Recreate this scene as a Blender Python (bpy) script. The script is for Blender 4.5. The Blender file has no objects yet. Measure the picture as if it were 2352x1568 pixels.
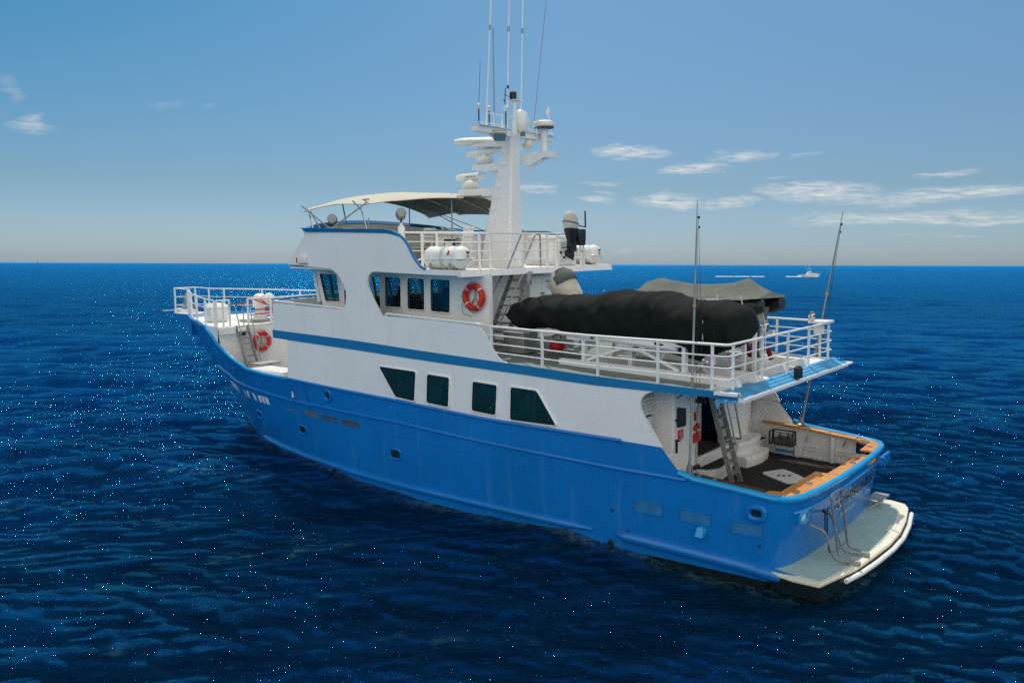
import bpy, bmesh, math, random
import numpy as np
from mathutils import Vector, Matrix
from mathutils.geometry import tessellate_polygon
R = math.radians
random.seed(4)
scene = bpy.context.scene
COL = scene.collection

# ------------------------------------------------------------------ camera
CAM = Vector((-8.011, 21.551, 7.258))
YAW, PITCH, ROLL = R(-50.468), math.atan((784-606.5)/1900.0), 0.0035
F = Vector((math.cos(YAW)*math.cos(PITCH), math.sin(YAW)*math.cos(PITCH), -math.sin(PITCH)))
R0 = Vector((math.sin(YAW), -math.cos(YAW), 0)); U0 = R0.cross(F)
RV = math.cos(ROLL)*R0 + math.sin(ROLL)*U0; UV = -math.sin(ROLL)*R0 + math.cos(ROLL)*U0
cam_d = bpy.data.cameras.new('camera'); cam = bpy.data.objects.new('camera', cam_d); COL.objects.link(cam)
mw = Matrix((RV, UV, -F)).transposed().to_4x4(); mw.translation = CAM; cam.matrix_world = mw
cam_d.sensor_width = 36.0; cam_d.sensor_fit = 'HORIZONTAL'; cam_d.lens = 1900/2352*36
cam_d.clip_start = 0.2; cam_d.clip_end = 60000
scene.camera = cam

# ------------------------------------------------------------------ sun, sky, exposure
SUN = Vector((0.38, -0.36, 1.0)).normalized()
sun_el = math.asin(SUN.z); sun_az = math.atan2(SUN.y, SUN.x)
sd = bpy.data.lights.new('sun', 'SUN'); sd.energy = 3.2; sd.angle = R(0.53); sd.color = (1.0, 0.955, 0.88)
so = bpy.data.objects.new('sun', sd); COL.objects.link(so)
so.rotation_euler = SUN.to_track_quat('Z', 'Y').to_euler(); so.location = (0, 0, 60)
scene.view_settings.view_transform = 'Standard'; scene.view_settings.look = 'None'
scene.view_settings.gamma = 1.0; scene.view_settings.exposure = 0.0
scene.cycles.use_denoising = False          # keeps the fine glitter of the sea, which the denoiser smears
try: scene.view_settings.use_curve_mapping = False
except Exception: pass
world = bpy.data.worlds.new('World'); scene.world = world; world.use_nodes = True

class NT:
    """tiny helper for building node trees"""
    def __init__(s, nt): s.nt = nt; s.n = nt.nodes; s.l = nt.links
    def node(s, t, **k):
        n = s.n.new(t)
        for a, b in k.items(): setattr(n, a, b)
        return n
    def put(s, n, i, v):
        if isinstance(v, bpy.types.NodeSocket): s.l.new(v, n.inputs[i])
        elif v is not None: n.inputs[i].default_value = v
    def math(s, op, a, b=None, c=None, clamp=False):
        n = s.node('ShaderNodeMath', operation=op, use_clamp=clamp)
        s.put(n, 0, a); s.put(n, 1, b)
        if c is not None: s.put(n, 2, c)
        return n.outputs[0]
    def mix(s, f, a, b, bl='MIX'):
        n = s.node('ShaderNodeMix', data_type='RGBA', blend_type=bl)
        s.put(n, 0, f); s.put(n, 6, a); s.put(n, 7, b); return n.outputs[2]
    def ramp(s, f, stops, interp='LINEAR'):
        n = s.node('ShaderNodeValToRGB'); n.color_ramp.interpolation = interp
        e = n.color_ramp.elements
        while len(e) < len(stops): e.new(0.5)
        for q, (p, c) in zip(e, stops):
            q.position = p; q.color = (c, c, c, 1) if not isinstance(c, (tuple, list)) else (*c, 1)
        s.put(n, 0, f); return n.outputs[0]
    def noise(s, vec, scale, detail=3, rough=0.5, dist=0.0):
        n = s.node('ShaderNodeTexNoise'); s.put(n, 'Vector', vec); n.inputs['Scale'].default_value = scale
        n.inputs['Detail'].default_value = detail; n.inputs['Roughness'].default_value = rough
        n.inputs['Distortion'].default_value = dist; return n.outputs[0]
    def stretch(s, vec, ang, lx, ly):
        n = s.node('ShaderNodeMapping', vector_type='TEXTURE'); s.put(n, 0, vec); n.inputs['Rotation'].default_value = (0, 0, ang); n.inputs['Scale'].default_value = (lx, ly, max(lx, ly)); return n.outputs[0]
    def mapping(s, vec, sc=(1, 1, 1), rot=(0, 0, 0), loc=(0, 0, 0)):
        n = s.node('ShaderNodeMapping'); s.put(n, 0, vec); n.inputs['Location'].default_value = loc
        n.inputs['Rotation'].default_value = rot; n.inputs['Scale'].default_value = sc; return n.outputs[0]

def build_world():
    t = NT(world.node_tree); t.n.clear()
    out = t.node('ShaderNodeOutputWorld'); bg = t.node('ShaderNodeBackground')
    sky = t.node('ShaderNodeTexSky', sky_type='NISHITA'); sky.sun_disc = False
    sky.sun_elevation = sun_el; sky.sun_rotation = math.pi/2 - sun_az
    sky.altitude = 0; sky.air_density = 1.0; sky.dust_density = 0.6; sky.ozone_density = 3.0
    co = t.node('ShaderNodeTexCoord'); sep = t.node('ShaderNodeSeparateXYZ'); t.put(sep, 0, co.outputs['Generated'])
    el = t.math('ARCSINE', sep.outputs[2]); el = t.math('MULTIPLY', el, 180/math.pi)
    az = t.math('ARCTAN2', sep.outputs[1], sep.outputs[0]); az = t.math('MULTIPLY', az, 180/math.pi)
    # tint the air by height above the horizon
    e1 = t.math('DIVIDE', el, 40.0, clamp=True)
    tint = t.ramp(e1, [(0.0, SKY_T[0]), (0.13, SKY_T[1]), (0.42, SKY_T[2]), (1.0, SKY_T[3])])
    c = t.mix(1.0, sky.outputs[0], tint, 'MULTIPLY')
    azf = t.math('MULTIPLY', t.ramp(t.math('DIVIDE', t.math('ADD', az, 60.0), 60.0, clamp=True), [(0.1, 0.0), (0.8, 1.0)]), t.ramp(e1, [(0.05, 0.0), (0.4, 1.0)]))
    c = t.mix(azf, c, t.mix(1.0, c, (0.30, 0.74, 0.84, 1), 'MULTIPLY'))
    # unseen bright cloud bank towards the port quarter, added to fill the shaded side
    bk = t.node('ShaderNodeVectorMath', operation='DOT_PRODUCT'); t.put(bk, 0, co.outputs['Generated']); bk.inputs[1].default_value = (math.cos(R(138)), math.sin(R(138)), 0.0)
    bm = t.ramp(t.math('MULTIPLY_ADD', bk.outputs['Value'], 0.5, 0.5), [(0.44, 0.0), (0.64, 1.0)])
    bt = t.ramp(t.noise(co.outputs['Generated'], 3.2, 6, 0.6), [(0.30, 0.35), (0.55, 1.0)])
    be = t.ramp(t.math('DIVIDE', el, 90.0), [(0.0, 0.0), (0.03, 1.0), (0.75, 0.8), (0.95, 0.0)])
    c = t.mix(t.math('MULTIPLY', t.math('MULTIPLY', bm, bt), be), c, FILL_BANK)
    # clouds: soft ellipses in azimuth / elevation, torn into wisps by noise
    comb = t.node('ShaderNodeCombineXYZ'); t.put(comb, 0, az); t.put(comb, 1, el)
    v = comb.outputs[0]
    w1 = t.noise(t.mapping(v, (0.22, 0.9, 1)), 1.0, 5, 0.62)
    w2 = t.noise(t.mapping(v, (0.22, 0.9, 1), loc=(31, 17, 5)), 1.0, 5, 0.62)
    dx = t.math('MULTIPLY', t.math('SUBTRACT', w1, 0.5), 5.0)
    dy = t.math('MULTIPLY', t.math('SUBTRACT', w2, 0.5), 1.5)
    total = None
    for (ca, ce, ha, he, tilt, s) in CLOUDS:
        a = t.math('ADD', t.math('SUBTRACT', az, ca), dx)
        b = t.math('ADD', t.math('SUBTRACT', el, ce), dy)
        b = t.math('ADD', b, t.math('MULTIPLY', a, tilt))
        a = t.math('DIVIDE', a, ha); b = t.math('DIVIDE', b, he)
        r2 = t.math('ADD', t.math('MULTIPLY', a, a), t.math('MULTIPLY', b, b))
        g = t.math('MULTIPLY', t.math('SUBTRACT', 1.0, r2, clamp=True), s)
        total = g if total is None else t.math('MAXIMUM', total, g)
    tex = t.noise(t.mapping(v, (0.7, 4.2, 1), rot=(0, 0, R(5))), 1.0, 8, 0.70, 0.4)
    k = t.math('MULTIPLY', total, t.ramp(tex, [(0.36, 0.02), (0.66, 1.0)]), clamp=True)
    c = t.mix(k, c, (7.6, 7.5, 7.3, 1))
    # the band of paler air just over the sea
    t.put(bg, 0, c); bg.inputs[1].default_value = 0.10
    t.l.new(bg.outputs[0], out.inputs[0])
SKY_T = [(0.565, 0.735, 1.06), (0.51, 0.64, 0.74), (0.63, 0.86, 0.90), (0.85, 0.92, 0.92)]
FILL_BANK = (13.4, 12.9, 12.0, 1)
CLOUDS = [(-58.54, 7.48, 2.37, 0.61, 0, 1.0), (-57.22, 7.69, 1.23, 0.23, 0.1, 0.5), (-65.72, 7.08, 2.28, 0.46, 0, 0.8), (-69.55, 6.91, 1.58, 0.15, 0.12, 0.4), (-62.63, 6.35, 2.8, 0.46, 0.02, 1.0), (-52.1, 5.06, 1.31, 0.38, 0, 0.95), (-56.51, 5.52, 1.84, 0.17, 0.05, 0.6), (-56.22, 4.79, 0.88, 0.13, 0, 0.5), (-56.08, 4.35, 1.49, 0.25, -0.05, 0.8), (-60.8, 4.21, 2.63, 0.65, -0.03, 1.1), (-64.75, 4.11, 2.19, 0.46, 0.05, 1.0), (-70.57, 4.61, 4.38, 0.76, -0.05, 1.0), (-77.87, 4.28, 7.36, 0.5, 0.06, 0.9), (-80.52, 4.38, 3.85, 0.5, 0.05, 0.9), (-77.69, 5.49, 2.63, 0.3, 0.06, 0.8), (-67.98, 5.66, 1.05, 0.1, 0, 0.4), (-76.12, 2.89, 8.06, 0.53, 0, 0.9), (-80.82, 2.83, 4.38, 0.38, 0, 0.8), (-77.39, 1.78, 3.5, 0.11, 0, 0.3), (-57.76, 0.86, 1.05, 0.3, 0, 0.3), (-20.82, 7.95, 1.27, 0.72, 0.0, 0.55), (-21.28, 8.31, 0.9, 0.36, -0.6, 0.5), (-19.59, 9.9, 0.9, 0.75, 0.3, 0.25), (-28.39, 9.8, 0.75, 0.3, 0.2, 0.22), (-30.7, 9.96, 0.9, 0.36, 0.3, 0.12)]
build_world()

# ------------------------------------------------------------------ the ship's slight list (port side down)
HEEL = R(1.45)
HM = Matrix(((1, 0, 0, 0), (0, math.cos(HEEL), math.sin(HEEL), 0), (0, -math.sin(HEEL), math.cos(HEEL), 0), (0, 0, 0, 1)))

# ------------------------------------------------------------------ materials
def mat(name, col, rough=0.5, metal=0.0, var=0.0, vscale=1.5, bump=0.0, bscale=30, coat=0.0, spec=0.5, seams=None, dirt=None, dscale=(3, 3, .35), damt=0.35, col2=None, trans=0.0, ior=1.45, alpha=None):
    m = bpy.data.materials.new(name); m.use_nodes = True; t = NT(m.node_tree)
    p = t.n['Principled BSDF']
    p.inputs['Roughness'].default_value = rough; p.inputs['Metallic'].default_value = metal
    p.inputs['Specular IOR Level'].default_value = spec; p.inputs['Coat Weight'].default_value = coat
    p.inputs['Coat Roughness'].default_value = 0.12
    p.inputs['Transmission Weight'].default_value = trans; p.inputs['IOR'].default_value = ior
    co = t.node('ShaderNodeTexCoord').outputs['Object']
    c = (*col, 1)
    if var > 0:
        n = t.noise(co, vscale, 5, 0.6)
        f = t.ramp(n, [(0.3, 0.0), (0.7, 1.0)])
        c = t.mix(f, tuple(max(0, v*(1-var)) for v in col)+(1,), (tuple(min(1, v*(1+var)) for v in col) if col2 is None else col2)+(1,))
    if dirt is not None:
        n2 = t.noise(t.mapping(co, dscale), 2.0, 6, 0.7)
        f2 = t.math('MULTIPLY', t.ramp(n2, [(0.55, 0.0), (0.8, 1.0)]), damt)
        c = t.mix(f2, c, (*dirt, 1))
    if seams:
        br = t.node('ShaderNodeTexBrick'); t.put(br, 'Vector', t.mapping(co, (1, 1, 1), rot=(R(-90), 0, 0)))
        br.inputs['Scale'].default_value = 1.0; br.inputs['Brick Width'].default_value = seams[0]; br.inputs['Row Height'].default_value = seams[1]
        br.inputs['Mortar Size'].default_value = 0.012; br.inputs['Mortar Smooth'].default_value = 0.6
        c = t.mix(t.math('MULTIPLY', br.outputs['Fac'], seams[2]), c, tuple(v*.35 for v in col)+(1,))
        rs = t.ramp(t.noise(t.mapping(co, (5, 5, .35)), 1.0, 4, 0.7), [(0.66, 0.0), (0.78, 1.0)])
        c = t.mix(t.math('MULTIPLY', t.math('MULTIPLY', rs, t.ramp(t.noise(co, 0.6, 2), [(0.5, 0.0), (0.65, 1.0)])), .5), c, (0.22, 0.12, 0.05, 1))
    t.put(p, 'Base Color', c)
    if bump > 0:
        b = t.node('ShaderNodeBump'); b.inputs['Strength'].default_value = bump; b.inputs['Distance'].default_value = 0.02
        t.put(b, 'Height', t.noise(co, bscale, 4, 0.6)); t.put(p, 'Normal', b.outputs[0])
    return m
MT = {}
MT['white'] = mat('white_paint', (0.80, 0.79, 0.77), 0.38, var=0.035, vscale=0.7, bump=0.16, bscale=1.3, dirt=(0.50, 0.42, 0.28), dscale=(2.2, 2.2, .22), damt=0.30)
MT['white2'] = mat('white_rail_paint', (0.82, 0.81, 0.78), 0.35, var=0.04, dirt=(0.45, 0.28, 0.12), dscale=(9, 9, 4), damt=0.25)
MT['deckwhite'] = mat('white_deck', (0.74, 0.72, 0.66), 0.6, var=0.08, vscale=2.5, dirt=(0.40, 0.37, 0.30), dscale=(1, 1, 1), damt=0.3)
MT['grey_deck'] = mat('grey_nonskid', (0.20, 0.23, 0.205), 0.8, var=0.12, vscale=3, bump=0.4, bscale=120)
MT['blue'] = mat('hull_blue', (0.003, 0.165, 0.52), 0.30, var=0.10, vscale=0.45, bump=0.35, bscale=0.9, coat=0.35, seams=(3.6, 1.15, .16), dirt=(0.05, 0.24, 0.50), dscale=(1.6, 1.6, .16), damt=0.7)
MT['bluetrim'] = mat('blue_trim', (0.003, 0.31, 0.66), 0.30, var=0.06, coat=0.3)
MT['navy'] = mat('blue_stripe', (0.003, 0.165, 0.38), 0.4, var=0.06)
MT['paleblue'] = mat('pale_blue_worn_paint', (0.05, 0.31, 0.58), 0.45, var=0.3, vscale=2.2, dirt=(0.55, 0.62, 0.62), dscale=(2, 2, 2), damt=0.5)
MT['boot'] = mat('black_bottom_paint', (0.006, 0.010, 0.008), 0.35, var=0.3, dirt=(0.03, 0.05, 0.03), dscale=(1, 1, 2))
MT['glass'] = mat('dark_window_glass', (0.006, 0.026, 0.022), 0.04, spec=0.8, dirt=(0.025, 0.085, 0.075), dscale=(2.2, 2.2, .12), damt=0.8)
MT['clear'] = mat('tinted_clear_glass', (0.30, 0.50, 0.50), 0.02, spec=0.5, trans=1.0, ior=1.02)
MT['lens'] = mat('lamp_glass', (0.10, 0.20, 0.24), 0.08, spec=0.8)
MT['black'] = mat('black_rubber', (0.012, 0.012, 0.012), 0.45, var=0.2)
MT['blackcloth'] = mat('black_cloth', (0.009, 0.0115, 0.0105), 0.92, var=0.3, vscale=3, bump=0.6, bscale=8, spec=0.2)
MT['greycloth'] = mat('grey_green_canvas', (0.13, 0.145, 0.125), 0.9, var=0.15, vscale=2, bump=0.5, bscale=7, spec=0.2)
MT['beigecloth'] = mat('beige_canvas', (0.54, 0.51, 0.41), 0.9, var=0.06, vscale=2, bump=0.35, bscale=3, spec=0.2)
MT['lightcloth'] = mat('light_grey_canvas', (0.55, 0.52, 0.45), 0.9, var=0.12, bump=0.5, bscale=6, spec=0.2)
MT['steel'] = mat('stainless_steel', (0.26, 0.27, 0.28), 0.35, metal=0.6, var=0.1)
MT['alu'] = mat('worn_aluminium', (0.34, 0.35, 0.33), 0.5, metal=0.5, var=0.2, vscale=4, dirt=(0.2, 0.18, 0.13), dscale=(5, 5, 2))
MT['plate'] = mat('checker_plate', (0.50, 0.48, 0.40), 0.45, metal=0.5, var=0.15, vscale=3, bump=0.6, bscale=45)
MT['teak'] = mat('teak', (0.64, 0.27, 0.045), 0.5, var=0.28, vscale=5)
MT['teakdark'] = mat('shaded_dark_teak', (0.085, 0.040, 0.026), 0.6, var=0.3, vscale=5)  # dark teak for the port cap, its shade put into the colour
MT['flag'] = mat('faded_dark_red_cloth', (0.22, 0.010, 0.008), 0.9, var=.2)
MT['platform'] = mat('shaded_green_grey_nonskid', (0.33, 0.47, 0.42), 0.55, var=0.10, vscale=2.5, dirt=(0.30, 0.30, 0.16), dscale=(1, 1, 1), damt=.5, bump=.3, bscale=60)
MT['carpet'] = mat('dark_deck_carpet', (0.022, 0.018, 0.014), 0.95, var=0.3, vscale=4, bump=0.5, bscale=160)
MT['orange'] = mat('life_ring_red', (0.66, 0.018, 0.004), 0.5, var=0.12)
MT['red'] = mat('red_plastic', (0.55, 0.02, 0.015), 0.45, var=0.1)
MT['pink'] = mat('pink_plastic', (0.85, 0.03, 0.07), 0.4)
MT['rope'] = mat('rope_fibre', (0.55, 0.52, 0.42), 0.9, var=0.2)
MT['fibre'] = mat('white_fibreglass', (0.80, 0.79, 0.74), 0.28, var=0.03, coat=0.2)
MT['cream'] = mat('cream_fibreglass', (0.74, 0.70, 0.54), 0.4, var=0.06)
MT['rust'] = mat('rusty_chain', (0.16, 0.12, 0.055), 0.7, var=0.4, vscale=20)
MT['yellow'] = mat('yellow_bracket', (0.45, 0.28, 0.03), 0.6, var=0.3)
MT['tape'] = mat('silver_tape', (0.55, 0.56, 0.56), 0.35)
MT['skin'] = mat('skin', (0.35, 0.19, 0.12), 0.6)
MT['shirt'] = mat('grey_shirt', (0.10, 0.12, 0.12), 0.9)
MT['inside'] = mat('dark_interior', (0.07, 0.06, 0.05), 0.8, var=0.2)
MT['text_dark'] = mat('dark_lettering', (0.02, 0.03, 0.05), 0.5)
MT['text_gold'] = mat('lettering_pale', (0.55, 0.58, 0.50), 0.4, var=0.3, vscale=3)

def teak_planks(m):
    t = NT(m.node_tree); p = t.n['Principled BSDF']; co = t.node('ShaderNodeTexCoord').outputs['Object']
    old = p.inputs['Base Color'].links[0].from_socket
    w = t.node('ShaderNodeTexWave', wave_type='BANDS', bands_direction='X'); t.put(w, 0, co); w.inputs['Scale'].default_value = 3.2
    w.inputs['Distortion'].default_value = 0.15
    f = t.ramp(w.outputs[1], [(0.0, 1.0), (0.06, 0.0)])
    g = t.noise(t.mapping(co, (40, 2, 2)), 1.0, 3); c = t.mix(t.math('MULTIPLY', t.ramp(g, [(.4, 0.), (.7, 1.)]), .35), old, (0.30, 0.12, 0.03, 1))
    t.put(p, 'Base Color', t.mix(t.math('MULTIPLY', f, .8), c, (0.06, 0.03, 0.015, 1)))
teak_planks(MT['teak'])

# ------------------------------------------------------------------ mesh builder
class B:
    def __init__(s): s.bm = bmesh.new(); s.mi = 0
    def f(s, vs):
        try:
            q = s.bm.faces.new(vs); q.material_index = s.mi; return q
        except ValueError: return None
    def box(s, x0, x1, y0, y1, z0, z1, dx=0, M=None):
        c = [(x0, y0, z0), (x1, y0, z0), (x1, y1, z0), (x0, y1, z0), (x0+dx, y0, z1), (x1+dx, y0, z1), (x1+dx, y1, z1), (x0+dx, y1, z1)]
        v = [s.bm.verts.new(M @ Vector(p) if M else p) for p in c]
        for q in ((3, 2, 1, 0), (4, 5, 6, 7), (0, 1, 5, 4), (1, 2, 6, 5), (2, 3, 7, 6), (3, 0, 4, 7)): s.f([v[i] for i in q])
        return s
    def hexa(s, c):
        v = [s.bm.verts.new(p) for p in c]
        for q in ((3, 2, 1, 0), (4, 5, 6, 7), (0, 1, 5, 4), (1, 2, 6, 5), (2, 3, 7, 6), (3, 0, 4, 7)): s.f([v[i] for i in q])
        return s
    def bar(s, p, q, w, h, up=(0, 0, 1)):
        p, q = Vector(p), Vector(q); d = (q-p).normalized(); a = d.cross(Vector(up))
        if a.length < 1e-4: a = d.cross(Vector((1, 0, 0)))
        a.normalize(); b = a.cross(d)
        c = [e + a*i*w/2 + b*j*h/2 for e in (p, q) for i, j in ((-1, -1), (1, -1), (1, 1), (-1, 1))]
        return s.hexa(c)
    def tube(s, pts, r, n=8, closed=False, cap=True):
        pts = [Vector(p) for p in pts]; N = len(pts); rings = []
        rr = r if isinstance(r, (list, tuple)) else [r]*N
        prev = None
        for i, p in enumerate(pts):
            a = pts[i-1] if (i > 0 or closed) else p; b = pts[(i+1) % N] if (i < N-1 or closed) else p
            d = (b-a).normalized()
            if prev is None:
                u = d.cross(Vector((0, 0, 1)))
                if u.length < 0.05: u = d.cross(Vector((1, 0, 0)))
            else: u = prev - d*prev.dot(d)
            u.normalize(); w = d.cross(u); prev = u
            rings.append([s.bm.verts.new(p + (u*math.cos(2*math.pi*k/n) + w*math.sin(2*math.pi*k/n))*rr[i]) for k in range(n)])
        for i in range(N if closed else N-1):
            A, C = rings[i], rings[(i+1) % N]
            for k in range(n): s.f([A[k], A[(k+1) % n], C[(k+1) % n], C[k]])
        if cap and not closed:
            s.f(rings[0][::-1]); s.f(rings[-1])
        return s
    def lathe(s, prof, o=(0, 0, 0), n=20, axis='z', M=None):
        rings = []
        for r, h in prof:
            ring = []
            for k in range(n):
                a = 2*math.pi*k/n; x, y = r*math.cos(a), r*math.sin(a)
                p = (x, y, h) if axis == 'z' else ((h, x, y) if axis == 'x' else (y, h, x))
                p = Vector(p) + Vector(o)
                ring.append(s.bm.verts.new(M @ p if M else p))
            rings.append(ring)
        for A, C in zip(rings, rings[1:]):
            for k in range(n): s.f([A[k], A[(k+1) % n], C[(k+1) % n], C[k]])
        s.f(rings[0][::-1]); s.f(rings[-1]); return s
    def grid(s, rows, closed=False):
        V = [[s.bm.verts.new(p) for p in r] for r in rows]
        for A, C in zip(V, V[1:]):
            m = len(A)
            for k in range(m if closed else m-1): s.f([A[k], A[(k+1) % m], C[(k+1) % m], C[k]])
        return V
    def plate(s, poly, yf, th, holes=(), step=1.0, axis='y'):
        """polygon in (x, z) bent to y = yf(x, z) and given thickness th towards -y (sign of th matters)"""
        b = bmesh.new(); loops = [[Vector((p[0], p[1], 0)) for p in L] for L in [poly, *holes]]
        flat = [v for L in loops for v in L]; V = [b.verts.new((v.x, 0, v.y)) for v in flat]
        for t3 in tessellate_polygon(loops):
            try: b.faces.new([V[i] for i in t3])
            except ValueError: pass
        if step:
            x0, x1 = min(v.x for v in flat), max(v.x for v in flat); x = math.floor(x0/step)*step+step
            while x < x1:
                g = b.verts[:]+b.edges[:]+b.faces[:]
                bmesh.ops.bisect_plane(b, geom=g, plane_co=(x, 0, 0), plane_no=(1, 0, 0)); x += step
        bmesh.ops.recalc_face_normals(b, faces=b.faces)
        ext = bmesh.ops.extrude_face_region(b, geom=b.faces[:]); nv = set(e for e in ext['geom'] if isinstance(e, bmesh.types.BMVert))
        for v in b.verts:
            y = yf(v.co.x, v.co.z) - (th if v in nv else 0)
            v.co.y = y
        bmesh.ops.recalc_face_normals(b, faces=b.faces)
        me = bpy.data.meshes.new('t'); b.to_mesh(me); b.free()
        k = len(s.bm.faces); s.bm.from_mesh(me); bpy.data.meshes.remove(me)
        s.bm.faces.ensure_lookup_table()
        for f in s.bm.faces[k:]: f.material_index = s.mi
        return s
    def prism(s, poly, z0, z1):
        """polygon in x,y extruded in z (z may be functions of x,y)"""
        a = z0 if callable(z0) else (lambda x, y: z0); c = z1 if callable(z1) else (lambda x, y: z1)
        lo = [s.bm.verts.new((x, y, a(x, y))) for x, y in poly]; hi = [s.bm.verts.new((x, y, c(x, y))) for x, y in poly]
        n = len(poly)
        for t3 in tessellate_polygon([[Vector((x, y, 0)) for x, y in poly]]):
            s.f([lo[i] for i in t3][::-1]); s.f([hi[i] for i in t3])
        for i in range(n): s.f([lo[i], lo[(i+1) % n], hi[(i+1) % n], hi[i]])
        return s
    def ball(s, c, r, n=12, sq=(1, 1, 1), M=None):
        pr = []
        g = bmesh.ops.create_uvsphere(s.bm, u_segments=n, v_segments=max(6, n//2), radius=1.0)
        for v in g['verts']:
            p = Vector((v.co.x*r*sq[0], v.co.y*r*sq[1], v.co.z*r*sq[2])) + Vector(c)
            v.co = M @ p if M else p
            for f in v.link_faces: f.material_index = s.mi
        return s
    def done(s, name, mats, parent=None, smooth=True, label=None, bevel=0.0, off=None, sub=0, ang=35):
        bmesh.ops.recalc_face_normals(s.bm, faces=s.bm.faces)
        if off is not None:
            o3 = Vector(off)
            for v in s.bm.verts: v.co -= o3
        me = bpy.data.meshes.new(name); s.bm.to_mesh(me); s.bm.free()
        for m in (mats if isinstance(mats, (list, tuple)) else [mats]): me.materials.append(MT[m] if isinstance(m, str) else m)
        ob = bpy.data.objects.new(name, me); COL.objects.link(ob)
        if smooth:
            for p in me.polygons: p.use_smooth = True
            try: me.set_sharp_from_angle(angle=R(ang))
            except Exception: pass
        if bevel:
            md = ob.modifiers.new('bevel', 'BEVEL'); md.width = bevel; md.segments = 2; md.limit_method = 'ANGLE'; md.angle_limit = R(40); md.harden_normals = False
        if sub:
            md = ob.modifiers.new('sub', 'SUBSURF'); md.levels = sub; md.render_levels = sub
        if parent is not None: ob.parent = parent
        if label: ob['label'] = label
        return ob

BOAT = []     # top-level things that ride on the ship and share her list
def thing(name, label, cat, loc=(0, 0, 0), rz=0.0, group=None, boat=True):
    o = bpy.data.objects.new(name, None); COL.objects.link(o); o.empty_display_size = 0.2
    o.location = loc; o.rotation_euler = (0, 0, rz)
    o['label'] = label; o['category'] = cat
    if group: o['group'] = group
    if boat: BOAT.append(o)
    return o
def tag(o, label, cat, group=None, boat=True):
    o['label'] = label; o['category'] = cat
    if group: o['group'] = group
    if boat: BOAT.append(o)
    return o
def kids(o): return [c for c in bpy.data.objects if c.parent == o]
def dup(src, loc, rz, label=None):
    r = src.copy(); COL.objects.link(r); r.location = loc; r.rotation_euler = (0, 0, rz)
    if label: r['label'] = label
    BOAT.append(r)
    for c in kids(src):
        d = c.copy(); COL.objects.link(d); d.parent = r
        for g in kids(c):
            e = g.copy(); COL.objects.link(e); e.parent = d
    return r
_tc = {}
def text_geo(s, size):
    """vertices and faces of a word set in Blender's own font, lying in x,y from the origin"""
    if (s, size) in _tc: return _tc[(s, size)]
    cu = bpy.data.curves.new('t', 'FONT'); cu.body = s; cu.size = size; cu.fill_mode = 'BOTH'; cu.resolution_u = 3
    o = bpy.data.objects.new('t', cu); COL.objects.link(o); dg = bpy.context.evaluated_depsgraph_get(); dg.update()
    me = o.evaluated_get(dg).to_mesh(); vs = [v.co.copy() for v in me.vertices]; fs = [list(p.vertices) for p in me.polygons]
    bpy.data.objects.remove(o); bpy.data.curves.remove(cu)
    _tc[(s, size)] = (vs, fs); return vs, fs
def put_text(b, s, size, fn, shear=0.0, center=True, xs=1.0):
    vs, fs = text_geo(s, size)
    if not vs: return 0
    x0, x1 = min(v.x for v in vs), max(v.x for v in vs); c = (x0+x1)/2 if center else x0
    V = [b.bm.verts.new(fn((v.x-c)*xs + shear*v.y, v.y)) for v in vs]
    for f in fs: b.f([V[i] for i in f])
    return (x1-x0)*xs
def arc(pts, n=6):
    """round a polyline's corners: pts = [(p, radius)]"""
    out = []
    P = [Vector(p) for p, r in pts]
    for i, (p, r) in enumerate(pts):
        if r <= 0 or i in (0, len(pts)-1): out.append(P[i]); continue
        a = (P[i-1]-P[i]).normalized(); c = (P[i+1]-P[i]).normalized(); r1 = min(r, (P[i-1]-P[i]).length*.49, (P[i+1]-P[i]).length*.49)
        A, C = P[i]+a*r1, P[i]+c*r1
        for k in range(n+1):
            t = k/n; out.append(A*(1-t)**2 + P[i]*2*t*(1-t) + C*t*t)
    return out
def ip(x, xs, ys): return float(np.interp(x, xs, ys))

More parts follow.
